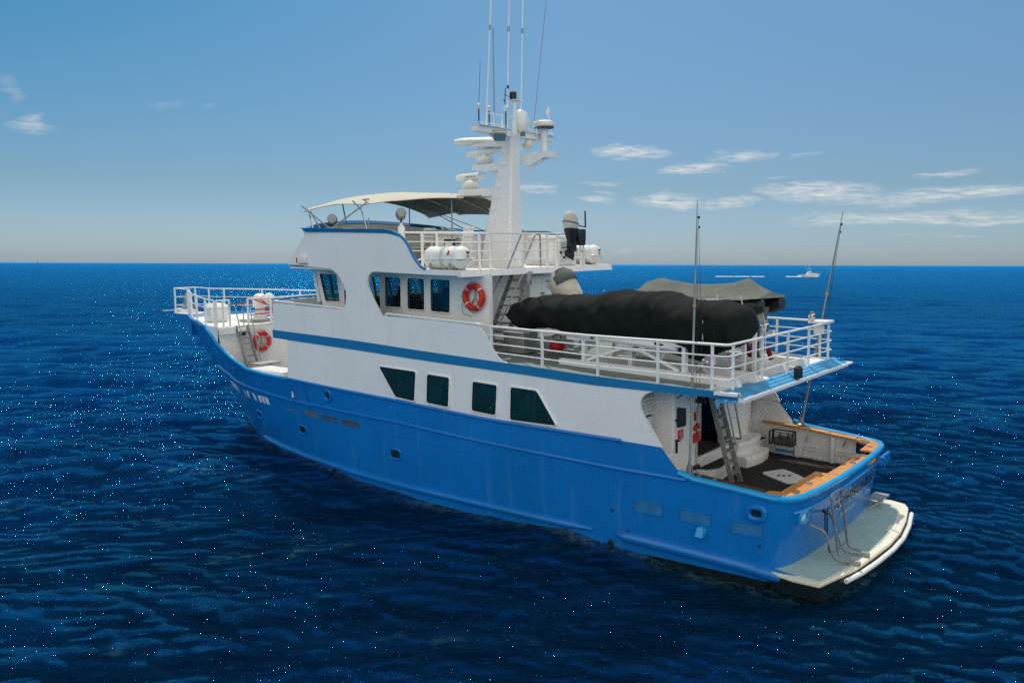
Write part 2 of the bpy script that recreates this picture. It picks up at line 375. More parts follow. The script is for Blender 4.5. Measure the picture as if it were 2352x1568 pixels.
# ------------------------------------------------------------------ the sea: one sheet to the horizon, real waves near, ripples in the normal
def build_sea():
    h = CAM.z
    rs = [0.5]
    while rs[-1] < 42000:
        r = rs[-1]; rs.append(r + max(0.07, min(0.0009*r*r/h, 0.013*r)))
    rs = np.array(rs)
    fine = np.arange(-40, 40.001, 0.095); coarse = np.arange(44, 316.1, 4.0)
    ang = np.radians(np.concatenate([fine, coarse])) + YAW
    A, Rr = np.meshgrid(ang, rs)
    X = (CAM.x + Rr*np.cos(A)).astype(np.float32); Y = (CAM.y + Rr*np.sin(A)).astype(np.float32)
    Z = np.zeros_like(X); DX = np.zeros_like(X); DY = np.zeros_like(X)
    dr = np.gradient(rs); sp = np.maximum(dr, rs*np.radians(0.095))[:, None]
    rng = np.random.default_rng(11)
    wind = math.radians(-53)
    lam = np.exp(np.linspace(math.log(16), math.log(0.42), 96))
    for i, L in enumerate(lam):
        k = 2*math.pi/L
        th = wind + rng.normal(0, 0.34 if L > 4 else 0.55)
        slope = 0.027 if L > 6 else (0.036 if L > 1.2 else 0.052)
        a = slope/k * rng.uniform(0.6, 1.3)
        ph = rng.uniform(0, 6.283)
        att = np.clip((L/sp - 2.2)/3.0, 0, 1)
        m = att[:, 0] > 0
        if not m.any(): continue
        # slow groups so that no wave train looks endless
        kx, ky = k*math.cos(th), k*math.sin(th)
        xm, ym = X[m], Y[m]
        grp = 0.65 + 0.35*np.sin(xm*kx*0.13 + ym*ky*0.09 + ph*2) * np.sin(xm*ky*0.11 - ym*kx*0.08 + ph)
        p = kx*xm + ky*ym + ph; s = np.sin(p); c = np.cos(p); g = a*grp*att[m]
        Z[m] += g*s; q = 0.85 if L > 1.5 else 0.4
        DX[m] += q*g*math.cos(th)*c; DY[m] += q*g*math.sin(th)*c
    # calmer in the lee of the hull (port side)
    lee = np.exp(-((X-8)/13)**2 - ((Y-8)/8)**2)
    f = 1 - 0.35*lee
    X2, Y2, Z2 = X+DX*f, Y+DY*f, Z*f
    nr, na = X.shape
    co = np.stack([X2, Y2, Z2], -1).reshape(-1, 3)
    idx = np.arange(nr*na).reshape(nr, na)
    a0 = idx[:-1, :]; a1 = np.roll(idx, -1, axis=1)[:-1, :]; b0 = idx[1:, :]; b1 = np.roll(idx, -1, axis=1)[1:, :]
    q = np.stack([a0, b0, b1, a1], -1).reshape(-1, 4)
    me = bpy.data.meshes.new('sea')
    me.vertices.add(len(co)); me.vertices.foreach_set('co', co.astype(np.float32).ravel())
    me.loops.add(q.size); me.loops.foreach_set('vertex_index', q.ravel().astype(np.int32))
    me.polygons.add(len(q)); me.polygons.foreach_set('loop_start', np.arange(0, q.size, 4, dtype=np.int32))
    me.polygons.foreach_set('loop_total', np.full(len(q), 4, dtype=np.int32)); me.polygons.foreach_set('use_smooth', np.ones(len(q), bool))
    me.update(calc_edges=True)
    if me.polygons[len(q)//2].normal.z < 0: me.flip_normals()
    at = me.attributes.new('crest', 'FLOAT', 'POINT'); at.data.foreach_set('value', Z2.ravel().astype(np.float32))
    hw_ = np.interp(X2, [-2.6, -2.5, -2.2, -1.5, 0, 3, 6, 10, 13, 16, 18, 20, 22, 24, 25.7, 25.8], [-9, 1.5, 3.0, 3.6, 3.7, 3.85, 3.95, 4.0, 3.9, 3.5, 3.05, 2.5, 1.75, .8, 0, -4])
    lap = np.exp(-(np.maximum(0, np.abs(Y2)-hw_)/0.32)**2).astype(np.float32)
    at = me.attributes.new('lap', 'FLOAT', 'POINT'); at.data.foreach_set('value', lap.ravel())
    o = bpy.data.objects.new('water', me); COL.objects.link(o); o['kind'] = 'structure'; o['label'] = 'deep blue open sea with small wind waves'
    m = bpy.data.materials.new('sea_water'); m.use_nodes = True; t = NT(m.node_tree); p = t.n['Principled BSDF']
    g = t.node('ShaderNodeNewGeometry').outputs['Position']
    cam_d2 = t.node('ShaderNodeVectorMath', operation='DISTANCE'); t.put(cam_d2, 0, g); cam_d2.inputs[1].default_value = (0, 0, 0)
    dist = cam_d2.outputs['Value']
    big = t.noise(t.stretch(g, CR, 60, 22), 1.0, 4, 0.6)
    c = t.mix(t.ramp(big, [(0.36, 0.0), (0.66, 1.0)]), SEA[0], SEA[1])
    streak = t.noise(t.stretch(g, CR, 3.0, 0.9), 1.0, 8, 0.75)
    c = t.mix(t.ramp(streak, [(0.46, 0.0), (0.74, 1.0)]), c, SEA[2])
    c = t.mix(t.math('MULTIPLY', t.ramp(streak, [(0.26, 1.0), (0.44, 0.0)]), 0.75), c, (0.0003, 0.002, 0.010, 1))
    # drifting lacy foam, and small white crests farther out
    w = t.noise(t.stretch(g, 0.9, 4.5, 3.0), 1.0, 3, 0.6)
    lace = t.noise(t.stretch(g, 0.9, 0.75, 0.42), 1.0, 8, 0.75, 0.8)
    patch = t.math('MULTIPLY', t.ramp(w, [(0.58, 0.0), (0.70, 1.0)]), t.ramp(lace, [(0.50, 0.0), (0.64, 1.0)]))
    side = t.node('ShaderNodeVectorMath', operation='DISTANCE'); t.put(side, 0, g); side.inputs[1].default_value = (17, 14, 0)
    near = t.ramp(t.math('DIVIDE', side.outputs['Value'], 60.0), [(0.10, 1.0), (0.30, 0.0)])
    c = t.mix(t.math('MULTIPLY', t.math('MULTIPLY', patch, near), 0.75), c, (0.07, 0.25, 0.26, 1))
    cap = t.noise(t.stretch(g, CR, 2.4, 0.9), 1.0, 5, 0.7)
    cap2 = t.noise(t.mapping(g, (0.02, 0.02, 0)), 1.0, 2, 0.5)
    capm = t.ramp(t.math('MULTIPLY_ADD', cap2, 0.10, cap), [(0.772, 0.0), (0.80, 1.0)])
    far = t.ramp(t.math('DIVIDE', dist, 120.0), [(0.12, 0.0), (0.5, 1.0)])
    capm = t.math('MULTIPLY', capm, far)
    c = t.mix(t.math('MULTIPLY', capm, 0.8), c, (0.60, 0.68, 0.70, 1))
    lp = t.node('ShaderNodeAttribute'); lp.attribute_name = 'lap'
    lpn = t.ramp(t.noise(g, 2.6, 7, 0.75, 0.8), [(0.44, 0.0), (0.62, 1.0)])
    c = t.mix(t.math('MULTIPLY', t.math('MULTIPLY', lp.outputs['Fac'], lpn), 0.55), c, (0.16, 0.30, 0.31, 1))
    rough = t.ramp(t.math('DIVIDE', dist, 400.0), [(0.02, SEA_R[0]), (0.2, SEA_R[1]), (1.0, SEA_R[2])])
    rip = t.noise(t.stretch(g, CR, 0.85, 0.22), 1.0, 8, 0.70, 0.3)
    rip2 = t.noise(t.stretch(g, CR+.2, 3.2, 1.1), 1.0, 5, 0.62)
    rip3 = t.noise(t.stretch(g, CR-.1, 22, 7), 1.0, 4, 0.6)
    b1 = t.node('ShaderNodeBump'); b1.inputs['Strength'].default_value = 1.0; t.put(b1, 'Height', rip)
    gust = t.ramp(t.noise(t.stretch(g, CR, 4.5, 2.6), 1.0, 4, 0.65), [(0.36, 0.45), (0.62, 1.25)])
    t.put(b1, 'Distance', t.math('MULTIPLY', gust, t.ramp(t.math('DIVIDE', dist, 200.0), [(0.05, SEA_B[0]*.85), (0.14, SEA_B[0]*.30), (0.35, SEA_B[0]*.10), (1.0, SEA_B[0]*.04)])))
    b2 = t.node('ShaderNodeBump'); b2.inputs['Strength'].default_value = 1.0
    t.put(b2, 'Distance', t.ramp(t.math('DIVIDE', dist, 300.0), [(0.0, SEA_B[1]*.25), (0.35, SEA_B[1])])); t.put(b2, 'Height', rip2); t.l.new(b1.outputs[0], b2.inputs['Normal'])
    b3 = t.node('ShaderNodeBump'); b3.inputs['Strength'].default_value = 1.0
    t.put(b3, 'Distance', t.ramp(t.math('DIVIDE', dist, 1500.0), [(0.08, 0.0), (0.3, .6)])); b3h = t.math('MULTIPLY', rip3, SEA_B[2]); t.put(b3, 'Height', b3h); t.l.new(b2.outputs[0], b3.inputs['Normal'])
    t.n.remove(p)
    df = t.node('ShaderNodeBsdfDiffuse'); gl = t.node('ShaderNodeBsdfGlossy'); fr = t.node('ShaderNodeFresnel'); mx = t.node('ShaderNodeMixShader')
    t.put(df, 0, c); gl.inputs[0].default_value = SEA_T; t.put(gl, 'Roughness', rough); fr.inputs[0].default_value = 1.42
    for n_ in (df, gl, fr): t.l.new(b3.outputs[0], n_.inputs['Normal'])
    t.put(mx, 0, t.math('MULTIPLY', fr.outputs[0], t.math('SUBTRACT', 1.0, capm))); t.l.new(df.outputs[0], mx.inputs[1]); t.l.new(gl.outputs[0], mx.inputs[2])
    t.l.new(mx.outputs[0], [n_ for n_ in t.n if n_.type == 'OUTPUT_MATERIAL'][0].inputs[0])
    me.materials.append(m)
    return o
SEA = [(0.0008, 0.0022, 0.009, 1), (0.0010, 0.0105, 0.038, 1), (0.0010, 0.022, 0.064, 1)]
SEA_T = (0.07, 0.70, 1.30, 1)
CR = R(38)
SEA_R = (0.04, 0.10, 0.18)
SEA_B = (0.5, 0.6, 2.2)
build_sea()

# ------------------------------------------------------------------ lines of the hull (ship frame: x forward, y port, z up)
BX = [-2, -1.5, 0, 3, 6, 10, 14, 17, 19.5, 21.8, 23.2, 24.6, 26.5, 28.7, 31]
BY = [3.5, 3.53, 3.62, 3.85, 4.0, 4.1, 4.1, 4.05, 3.95, 3.7, 3.35, 2.88, 2.1, 1.0, .6]
def bd(x, z=0): return ip(x, BX, BY)
SZ = [-1.0, -.2, .5, 1.4, 1.8, 2.3, 2.6, 3.2, 3.8, 4.26, 4.8, 5.0]
SX = [25.2, 25.75, 26.15, 26.65, 26.95, 27.4, 27.65, 28.35, 29.05, 29.85, 30.4, 30.5]
def stem(z): return ip(z, SZ, SX)
DW = ([0, .7, 1.9, 3.7, 5.4, 7.2, 9.1, 12.1, 14.7, 17, 40], [0, .38, .95, 1.8, 2.45, 2.95, 3.37, 3.82, 3.98, 4.05, 4.05])
DD = ([0, .5, 1.3, 3.5, 5.4, 6.8, 8.2, 10.5, 13, 16, 40], [0, .5, 1.0, 2.1, 2.88, 3.35, 3.7, 3.95, 4.05, 4.1, 4.1])
SHX = [-2, -1.5, 0, 3, 6, 10, 14, 17, 19.5, 21.8, 23.2, 24.6, 26.5, 28.7, 29.5, 30.5]
SHY = [3.5, 3.53, 3.62, 3.85, 4.0, 4.1, 4.1, 4.05, 3.95, 3.7, 3.35, 2.88, 2.1, 1.0, .6, .12]
def hb(x, z):
    """half breadth of the hull at x, z"""
    aft = bd(x) - 0.10*(1-min(1, max(0, z/2.2)))
    if x < 9: return aft
    w = min(1.0, max(0.0, z/min(4.75, topz(x)))) ** 1.12
    low = ip(max(0.0, 25.75-x), *DW); bow = low*(1-w) + ip(x, SHX, SHY)*w
    bow *= min(1.0, max(0.0, (stem(z)-x)/1.5)) ** .6
    k = min(1, max(0, (x-9)/5)); return aft*(1-k) + bow*k
TOPX = [-2, -.9, 0, 1.33, 1.86, 3, 7.5, 11, 14.5, 16.7, 18.3, 19.4, 20.6, 21.46, 22.5, 23.3, 24.5, 31]
TOPZ = [2.06, 2.08, 2.15, 2.25, 2.90, 2.93, 2.98, 3.12, 3.21, 3.28, 3.31, 3.39, 3.68, 4.01, 4.46, 4.74, 4.84, 4.80]
def topz(x): return ip(x, TOPX, TOPZ)
R2X = [-2, -.67, 1.2, 3.2, 7.6, 11, 14.5, 17.1, 18.6, 20.5, 24, 27.6]
R2Z = [2.03, 2.10, 2.18, 2.20, 2.31, 2.44, 2.46, 2.47, 2.54, 2.61, 2.64, 2.66]
KNX = [-2, -.9, 0, 2.7, 7.6, 12.2, 15.8, 17.9, 20, 24, 27]
KNZ = [1.45, 1.5, 1.55, 1.78, 1.91, 2.03, 2.05, 2.06, 2.08, 2.12, 2.2]
# stern plan: centreline -> port corner, (x at gunwale, y, x at foot)
STERN = [(-1.56, 0.0, -1.28), (-1.55, .8, -1.28), (-1.52, 1.6, -1.26), (-1.47, 2.4, -1.21), (-1.40, 3.0, -1.12), (-1.28, 3.32, -1.02), (-1.10, 3.47, -.9), (-.88, 3.55, -.74)]
LEV = [-1.0, -.35, .0, .06, .12, .7, 1.1]

def build_hull(ship):
    b = B(); xs = [-.55, 0, .7, 1.33, 1.6, 1.86, 2.4, 3, 4, 5, 6, 7, 8, 9, 10, 11, 12, 13, 14, 15, 16, 16.7, 17.5, 18.3, 19, 19.6, 20.2, 20.8, 21.4, 22, 22.6, 23.2, 23.8, 24.4, 25, 25.6, 26.2, 26.8, 27.4, 28, 28.6, 29.2, 29.8]
    def levels(x):
        kz, rz, tz = ip(x, KNX, KNZ), ip(x, R2X, R2Z), topz(x)
        tz = max(tz, rz+.02)
        L = LEV + [kz, (kz+rz)/2, rz, rz+(tz-rz)*.33, rz+(tz-rz)*.66, tz]
        return L
    for sgn in (1, -1):
        cols = []
        for xg, y, xf in STERN:
            L = levels(-1.3); L[-1] = 2.07; L[-2] = 2.066; L[-3] = 2.062
            col = []
            for z in L:
                w = min(1, max(-.3, (z-.4)/1.67)); yy = y*(1-.012*(1-w)); col.append((xf+(xg-xf)*w, sgn*yy, z))
            cols.append(col)
        for x in xs:
            col = []
            for z in levels(x):
                s = stem(z); xx = min(x, s-.02); col.append((xx, sgn*max(.02, hb(xx, z)), z))
            cols.append(col)
        V = [[b.bm.verts.new(p) for p in c] for c in cols]
        for ci, (A, C) in enumerate(zip(V, V[1:])):
            for k in range(len(A)-1):
                b.mi = 1 if k < 3 else 0
                b.f([A[k], C[k], C[k+1], A[k+1]])
    bmesh.ops.remove_doubles(b.bm, verts=b.bm.verts, dist=0.0405)
    hull = b.done('hull', ['blue', 'boot'], ship, label='blue steel hull with black bottom paint', ang=28)
    # inner faces of the bulwark, well deck, fore deck
    def ring_strip(name, x0, x1, zf, inner, m, n=30, lab=None, parent=ship):
        for sg in (1, -1):
            b = B(); rows = []
            for i in range(n+1):
                x = x0+(x1-x0)*i/n; tz = topz(x); zs = [zf(x)+(tz-.02-zf(x))*k/6 for k in range(7)]; rows.append([(x, sg*(hb(x, z)-.02-inner), z) for z in zs] + [(x, sg*(hb(x, tz)-.01), tz+.002)])
            b.grid(rows); b.done(name, m, parent, label=lab)
    ring_strip('bulwark_lining', 16.0, 21.9, lambda x: 2.5, .10, 'white')
    # gunwale cap: bright blue half round
    for sg in (1, -1):
        b = B()
        pts = [(x, sg*hb(x, topz(x)), topz(x)) for x in np.linspace(16.7, 23.3, 26)] + [(x, sg*(hb(x, 4.8)), topz(x)+.01) for x in np.linspace(23.6, 29.6, 14)]
        b.tube(pts, .058, 8); b.done('gunwale_cap', 'bluetrim', hull)
    # stern cap from wing to wing
    b = B()
    pts = [(x, bd(x)-.01, topz(x)) for x in (1.4, 1.0, .5, 0, -.4)] + [(xg, y, 2.07) for xg, y, xf in STERN[::-1]]
    pts = pts + [(x, -y, z) for x, y, z in pts[::-1][1:]]
    b.tube(pts, .085, 10)
    b.done('gunwale_cap', 'bluetrim', hull)
    # rubbing strakes
    for sg in (1, -1):
        b = B(); b.tube([(x, sg*(hb(x, ip(x, R2X, R2Z))+.0), ip(x, R2X, R2Z)) for x in np.linspace(1.2, 27.3, 60)], .055, 8)
        b.done('rubbing_strake', 'blue', hull)
        b = B(); b.tube([(x, sg*(hb(x, topz(x))+.0), topz(x)) for x in np.linspace(2.95, 16.7, 34)], .05, 8)
        b.done('rubbing_strake', 'blue', hull)
        b = B(); b.tube([(x, sg*(hb(x, ip(x, KNX, KNZ))), ip(x, KNX, KNZ)) for x in np.linspace(2.7, 26.5, 50)], .012, 5)
        b.done('plate_seam', 'blue', hull)
    for (xa, xb, za, zb, r) in ((3.85, 20.9, .42, .33, .115), (-2.05, 3.15, .20, .44, .15)):
        for sg in (1, -1):
            b = B(); n = 44; pts = []; rr = []
            for i in range(n+1):
                x = xa+(xb-xa)*i/n; z = za+(zb-za)*i/n + (.03*math.sin(i/n*3.14))
                if x < -.6: y = 3.52
                else: y = hb(x, z)
                pts.append((x, sg*y, z)); tt = min(i, n-i)/n
                rr.append(r*min(1, .35+tt*14))
            b.tube(pts, rr, 12); b.done('fender_rail', 'blue', hull, label='half-round fender rail along the waterline')
    # thin plate lap
    for y0 in (16.65, 15.75):
        b = B(); b.bar((y0, hb(y0, 3.2)+.01, 3.25), (y0, hb(y0, 2.1)+.01, 2.12), .035, .04); b.done('plate_seam', 'blue', hull)
    # hawse holes and portholes (port side seen)
    def oval(cx, cz, w, h, r, name, glassm='glass', rim='blue', t=.03, parent=hull, white=False):
        def ringpts(w, h, rr, n=5):
            o = []
            for qx, qz, a0 in ((w-rr, h-rr, 0), (-w+rr, h-rr, 90), (-w+rr, -h+rr, 180), (w-rr, -h+rr, 270)):
                for k in range(n+1):
                    a = R(a0+90*k/n); o.append((cx+qx+rr*math.cos(a), cz+qz+rr*math.sin(a)))
            return o
        b = B(); b.tube([(x, hb(x, z)+.012, z) for x, z in ringpts(w, h, r)], t, 8, closed=True)
        f = b.done(name, rim, parent)
        b = B(); b.plate(ringpts(w-.005, h-.005, r), lambda x, z: hb(x, z)+.012, .02, step=0); b.done('pane', glassm, f)
    for cx, cz in ((20.15, 1.41), (16.47, 1.40), (11.15, 1.39)): oval(cx, cz, .24, .15, .07, 'porthole')
    oval(14.44, 2.92, .17, .17, .12, 'hawse_hole', t=.055); oval(-.52, 1.66, .19, .15, .12, 'hawse_hole', t=.07)
    oval(21.1, 3.13, .07, .13, .06, 'hawse_hole', glassm='white', t=.03)
    # freeing ports
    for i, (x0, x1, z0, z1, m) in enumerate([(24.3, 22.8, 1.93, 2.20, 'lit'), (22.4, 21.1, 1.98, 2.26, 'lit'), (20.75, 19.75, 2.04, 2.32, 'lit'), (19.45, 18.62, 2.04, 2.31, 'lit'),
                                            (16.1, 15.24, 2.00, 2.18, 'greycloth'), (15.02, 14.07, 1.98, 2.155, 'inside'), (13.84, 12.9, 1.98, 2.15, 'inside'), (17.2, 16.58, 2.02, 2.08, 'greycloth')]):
        b = B(); n = 5; w = x0-x1
        z1b = z1
        poly = [(x1, z0), (x0, z0), (x0, z1b), (x0-w*.12, z1b+.02), (x1+w*.12, z1b+.02), (x1, z1b)]
        b.plate(poly, lambda x, z: hb(x, z)+.008, .02, step=0)
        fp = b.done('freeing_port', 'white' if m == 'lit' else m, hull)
        for k in (.33, .66):
            x = x1+w*k; b = B(); b.bar((x, hb(x, z0)+.014, z0), (x, hb(x, z1)+.014, z1+.015), .022, .02); b.done('bar', 'blue', fp)
    # covered exhaust recesses
    for x0, x1, z0, z1 in ((1.83, 2.62, 1.15, 1.47), (.57, 1.36, 1.13, 1.43), (-.68, .08, 1.09, 1.39)):
        b = B(); fr = [(x0, z0), (x1, z0), (x1, z1), (x0, z1)]
        b.tube([(x, hb(x, z)+.004, z) for x, z in fr], .022, 5, closed=True); f = b.done('recess_frame', 'blue', hull)
        b = B(); b.plate(fr, lambda x, z: hb(x, z)+.004, .02, step=0); b.done('recess_panel', mat('faded_blue', (.02, .17, .40), .6, var=.2, vscale=3), f)
    # exhaust pipes, scupper, access plate
    b = B()
    b.plate([(2.45, .3), (3.75, .3), (3.75, .85), (3.6, .98), (2.7, .95), (2.5, .8)], lambda x, z: hb(x, z)+.012, .02, step=0)
    b.done('access_plate', 'blue', hull)
    for x, z, r in ((2.8, .52, .085), (3.3, .16, .09), (3.22, 1.07, .03), (-.6, .88, .03)):
        b = B(); b.lathe([(r, 0), (r, .03), (r*.8, .035)], (x, hb(x, z)+.005, z), 14, 'y'); b.done('exhaust_outlet', 'black', hull)
    b = B(); b.lathe([(.1, -.1), (.13, .05), (.12, .16), (.05, .2)], (.8, hb(.8, 1)-.08, .98), 10, 'y'); b.hexa([(.7, 3.6, .87), (.9, 3.6, .87), (.9, 3.82, .87), (.7, 3.82, .87), (.72, 3.6, 1.08), (.88, 3.6, 1.08), (.88, 3.74, 1.08), (.72, 3.74, 1.08)])
    b.done('scupper_shell', 'bluetrim', hull)
    # bow pulpit
    b = B()
    pl = [(27.6, -1.5), (28.7, -1.02), (29.4, -.72), (30.9, -.62), (30.9, .62), (29.4, .72), (28.7, 1.02), (27.6, 1.5)]
    zb = lambda x, y: 4.84 - ip(x, [28, 31.3], [1.1, .24])
    b.prism(pl, lambda x, y: max(4.0, 4.83-ip(x, [28, 31.3], [.9, .22])), 4.81)
    b.done('bow_pulpit', 'blue', ship)
    return hull

def build_decks(ship):
    # forecastle deck and its after bulkhead
    def outline(x0, x1, n, ins=.06, zf=4.8):
        p = []
        for i in range(n+1): x = x0+(x1-x0)*i/n; p.append((x, hb(x, zf)-ins))
        return p + [(x, -y) for x, y in p[::-1]]
    b = B(); b.prism(outline(21.85, 30.0, 24), 4.70, 4.80); b.prism([(29.3, -.6), (30.88, -.58), (30.88, .58), (29.3, .6)], 4.812, 4.822)
    b.done('foredeck', 'deckwhite', ship)
    b = B(); w = hb(21.8, 4.5)-.07
    zz = [2.5, 3, 3.5, 4, 4.4, 4.70]; pl = [(hb(21.8, z)-.1, z) for z in zz]+[(-hb(21.8, z)+.1, z) for z in zz[::-1]]; v0 = [b.bm.verts.new((21.76, y, z)) for y, z in pl]; v1 = [b.bm.verts.new((21.85, y, z)) for y, z in pl]; b.f(v0); b.f(v1[::-1])
    for q in range(len(pl)): b.f([v0[q], v0[(q+1) % len(pl)], v1[(q+1) % len(pl)], v1[q]])
    b.box(21.55, 21.75, 3.0, w+.02, 4.52, 4.79)                       # lip above the bulkhead, port of the ladder
    b.done('forecastle_bulkhead', 'white', ship, bevel=.015)
    b = B(); b.prism(outline(16.0, 21.8, 10, .12, 2.55), 2.52, 2.60); b.done('well_deck', 'deckwhite', ship)
    for sg in (1, -1):                                               # white skirt between the falling gunwale and the foredeck
        b = B(); xs = np.linspace(21.78, 24.3, 9); b.grid([[(x, sg*(hb(x, topz(x))-.03), topz(x)-.02), (x, sg*(hb(x, topz(x))-.05), 4.81)] for x in xs]); b.done('foredeck_skirt', 'white', ship)
    # small window in the bulkhead
    b = B(); b.tube(arc([((21.73, 2.8, 4.6), 0), ((21.73, 2.8, 4.36), .08), ((21.73, 2.42, 4.36), .08), ((21.73, 2.42, 4.62), .08), ((21.73, 2.8, 4.62), .08), ((21.73, 2.8, 4.5), 0)], 4), .03, 6)
    w1 = b.done('porthole', 'white2', ship)
    b = B(); b.box(21.73, 21.745, 2.42, 2.8, 4.36, 4.62); b.done('pane', 'glass', w1)
    # upper deck slab: follows the sheer, from the after edge to the Portuguese bridge
    return
ship = thing('expedition_ship', 'big blue and white steel expedition vessel filling the middle of the photo', 'ship')
hull = build_hull(ship)
build_decks(ship)

# ------------------------------------------------------------------ superstructure
STX = [-.3, .3, 4, 6, 9.25, 13.2, 17.6]; STT = [4.38, 4.41, 4.52, 4.62, 4.74, 4.90, 4.99]; STB = [4.20, 4.26, 4.28, 4.37, 4.46, 4.59, 4.70]
def stt(x): return ip(x, STX, STT)
def stb(x): return ip(x, STX, STB)
SIDES = (1, -1)
def glassy(name, tint, fac):
    m = bpy.data.materials.new(name); m.use_nodes = True; t = NT(m.node_tree); t.n.clear()
    o = t.node('ShaderNodeOutputMaterial'); mx = t.node('ShaderNodeMixShader'); a = t.node('ShaderNodeBsdfTransparent'); g = t.node('ShaderNodeBsdfGlossy')
    a.inputs[0].default_value = (*tint, 1); g.inputs['Roughness'].default_value = .03; mx.inputs[0].default_value = fac
    t.l.new(a.outputs[0], mx.inputs[1]); t.l.new(g.outputs[0], mx.inputs[2]); t.l.new(mx.outputs[0], o.inputs[0]); return m
MT['tint'] = glassy('tinted_glass', (.42, .66, .68), .07)

def rounded(poly, r, n=4):
    P = [Vector((x, 0, z)) for x, z in poly]; out = []
    for i in range(len(P)):
        a = (P[i-1]-P[i]); c = (P[(i+1) % len(P)]-P[i]); rr = min(r, a.length*.45, c.length*.45); A = P[i]+a.normalized()*rr; C = P[i]+c.normalized()*rr
        for k in range(n+1):
            t = k/n; q = A*(1-t)**2+P[i]*2*t*(1-t)+C*t*t; out.append((q.x, q.z))
    return out
def window(poly, yf, sg, parent, m='glass', r=.08, t=.032, name='window', proud=.02):
    rp = rounded(poly, r)
    b = B(); b.tube([(x, sg*(yf(x, z)+proud*.6), z) for x, z in rp], t, 6, closed=True); f = b.done(name, 'white2', parent)
    b = B(); b.tube([(x, sg*(yf(x, z)+proud*.9), z) for x, z in rounded([(cx(poly, p)[0], cx(poly, p)[1]) for p in poly], r)], t*.6, 6, closed=True); b.done('gasket', 'black', f)
    b = B(); b.plate(rp, lambda x, z: sg*(yf(x, z)+(proud*.5 if m == 'glass' else -.02)), sg*.012, step=0); b.done('pane', m, f)
    return f
def cx(poly, p, s=.03):
    mx = sum(q[0] for q in poly)/len(poly); mz = sum(q[1] for q in poly)/len(poly)
    d = Vector((mx-p[0], mz-p[1])); d = d.normalized()*s; return (p[0]+d.x, p[1]+d.y)

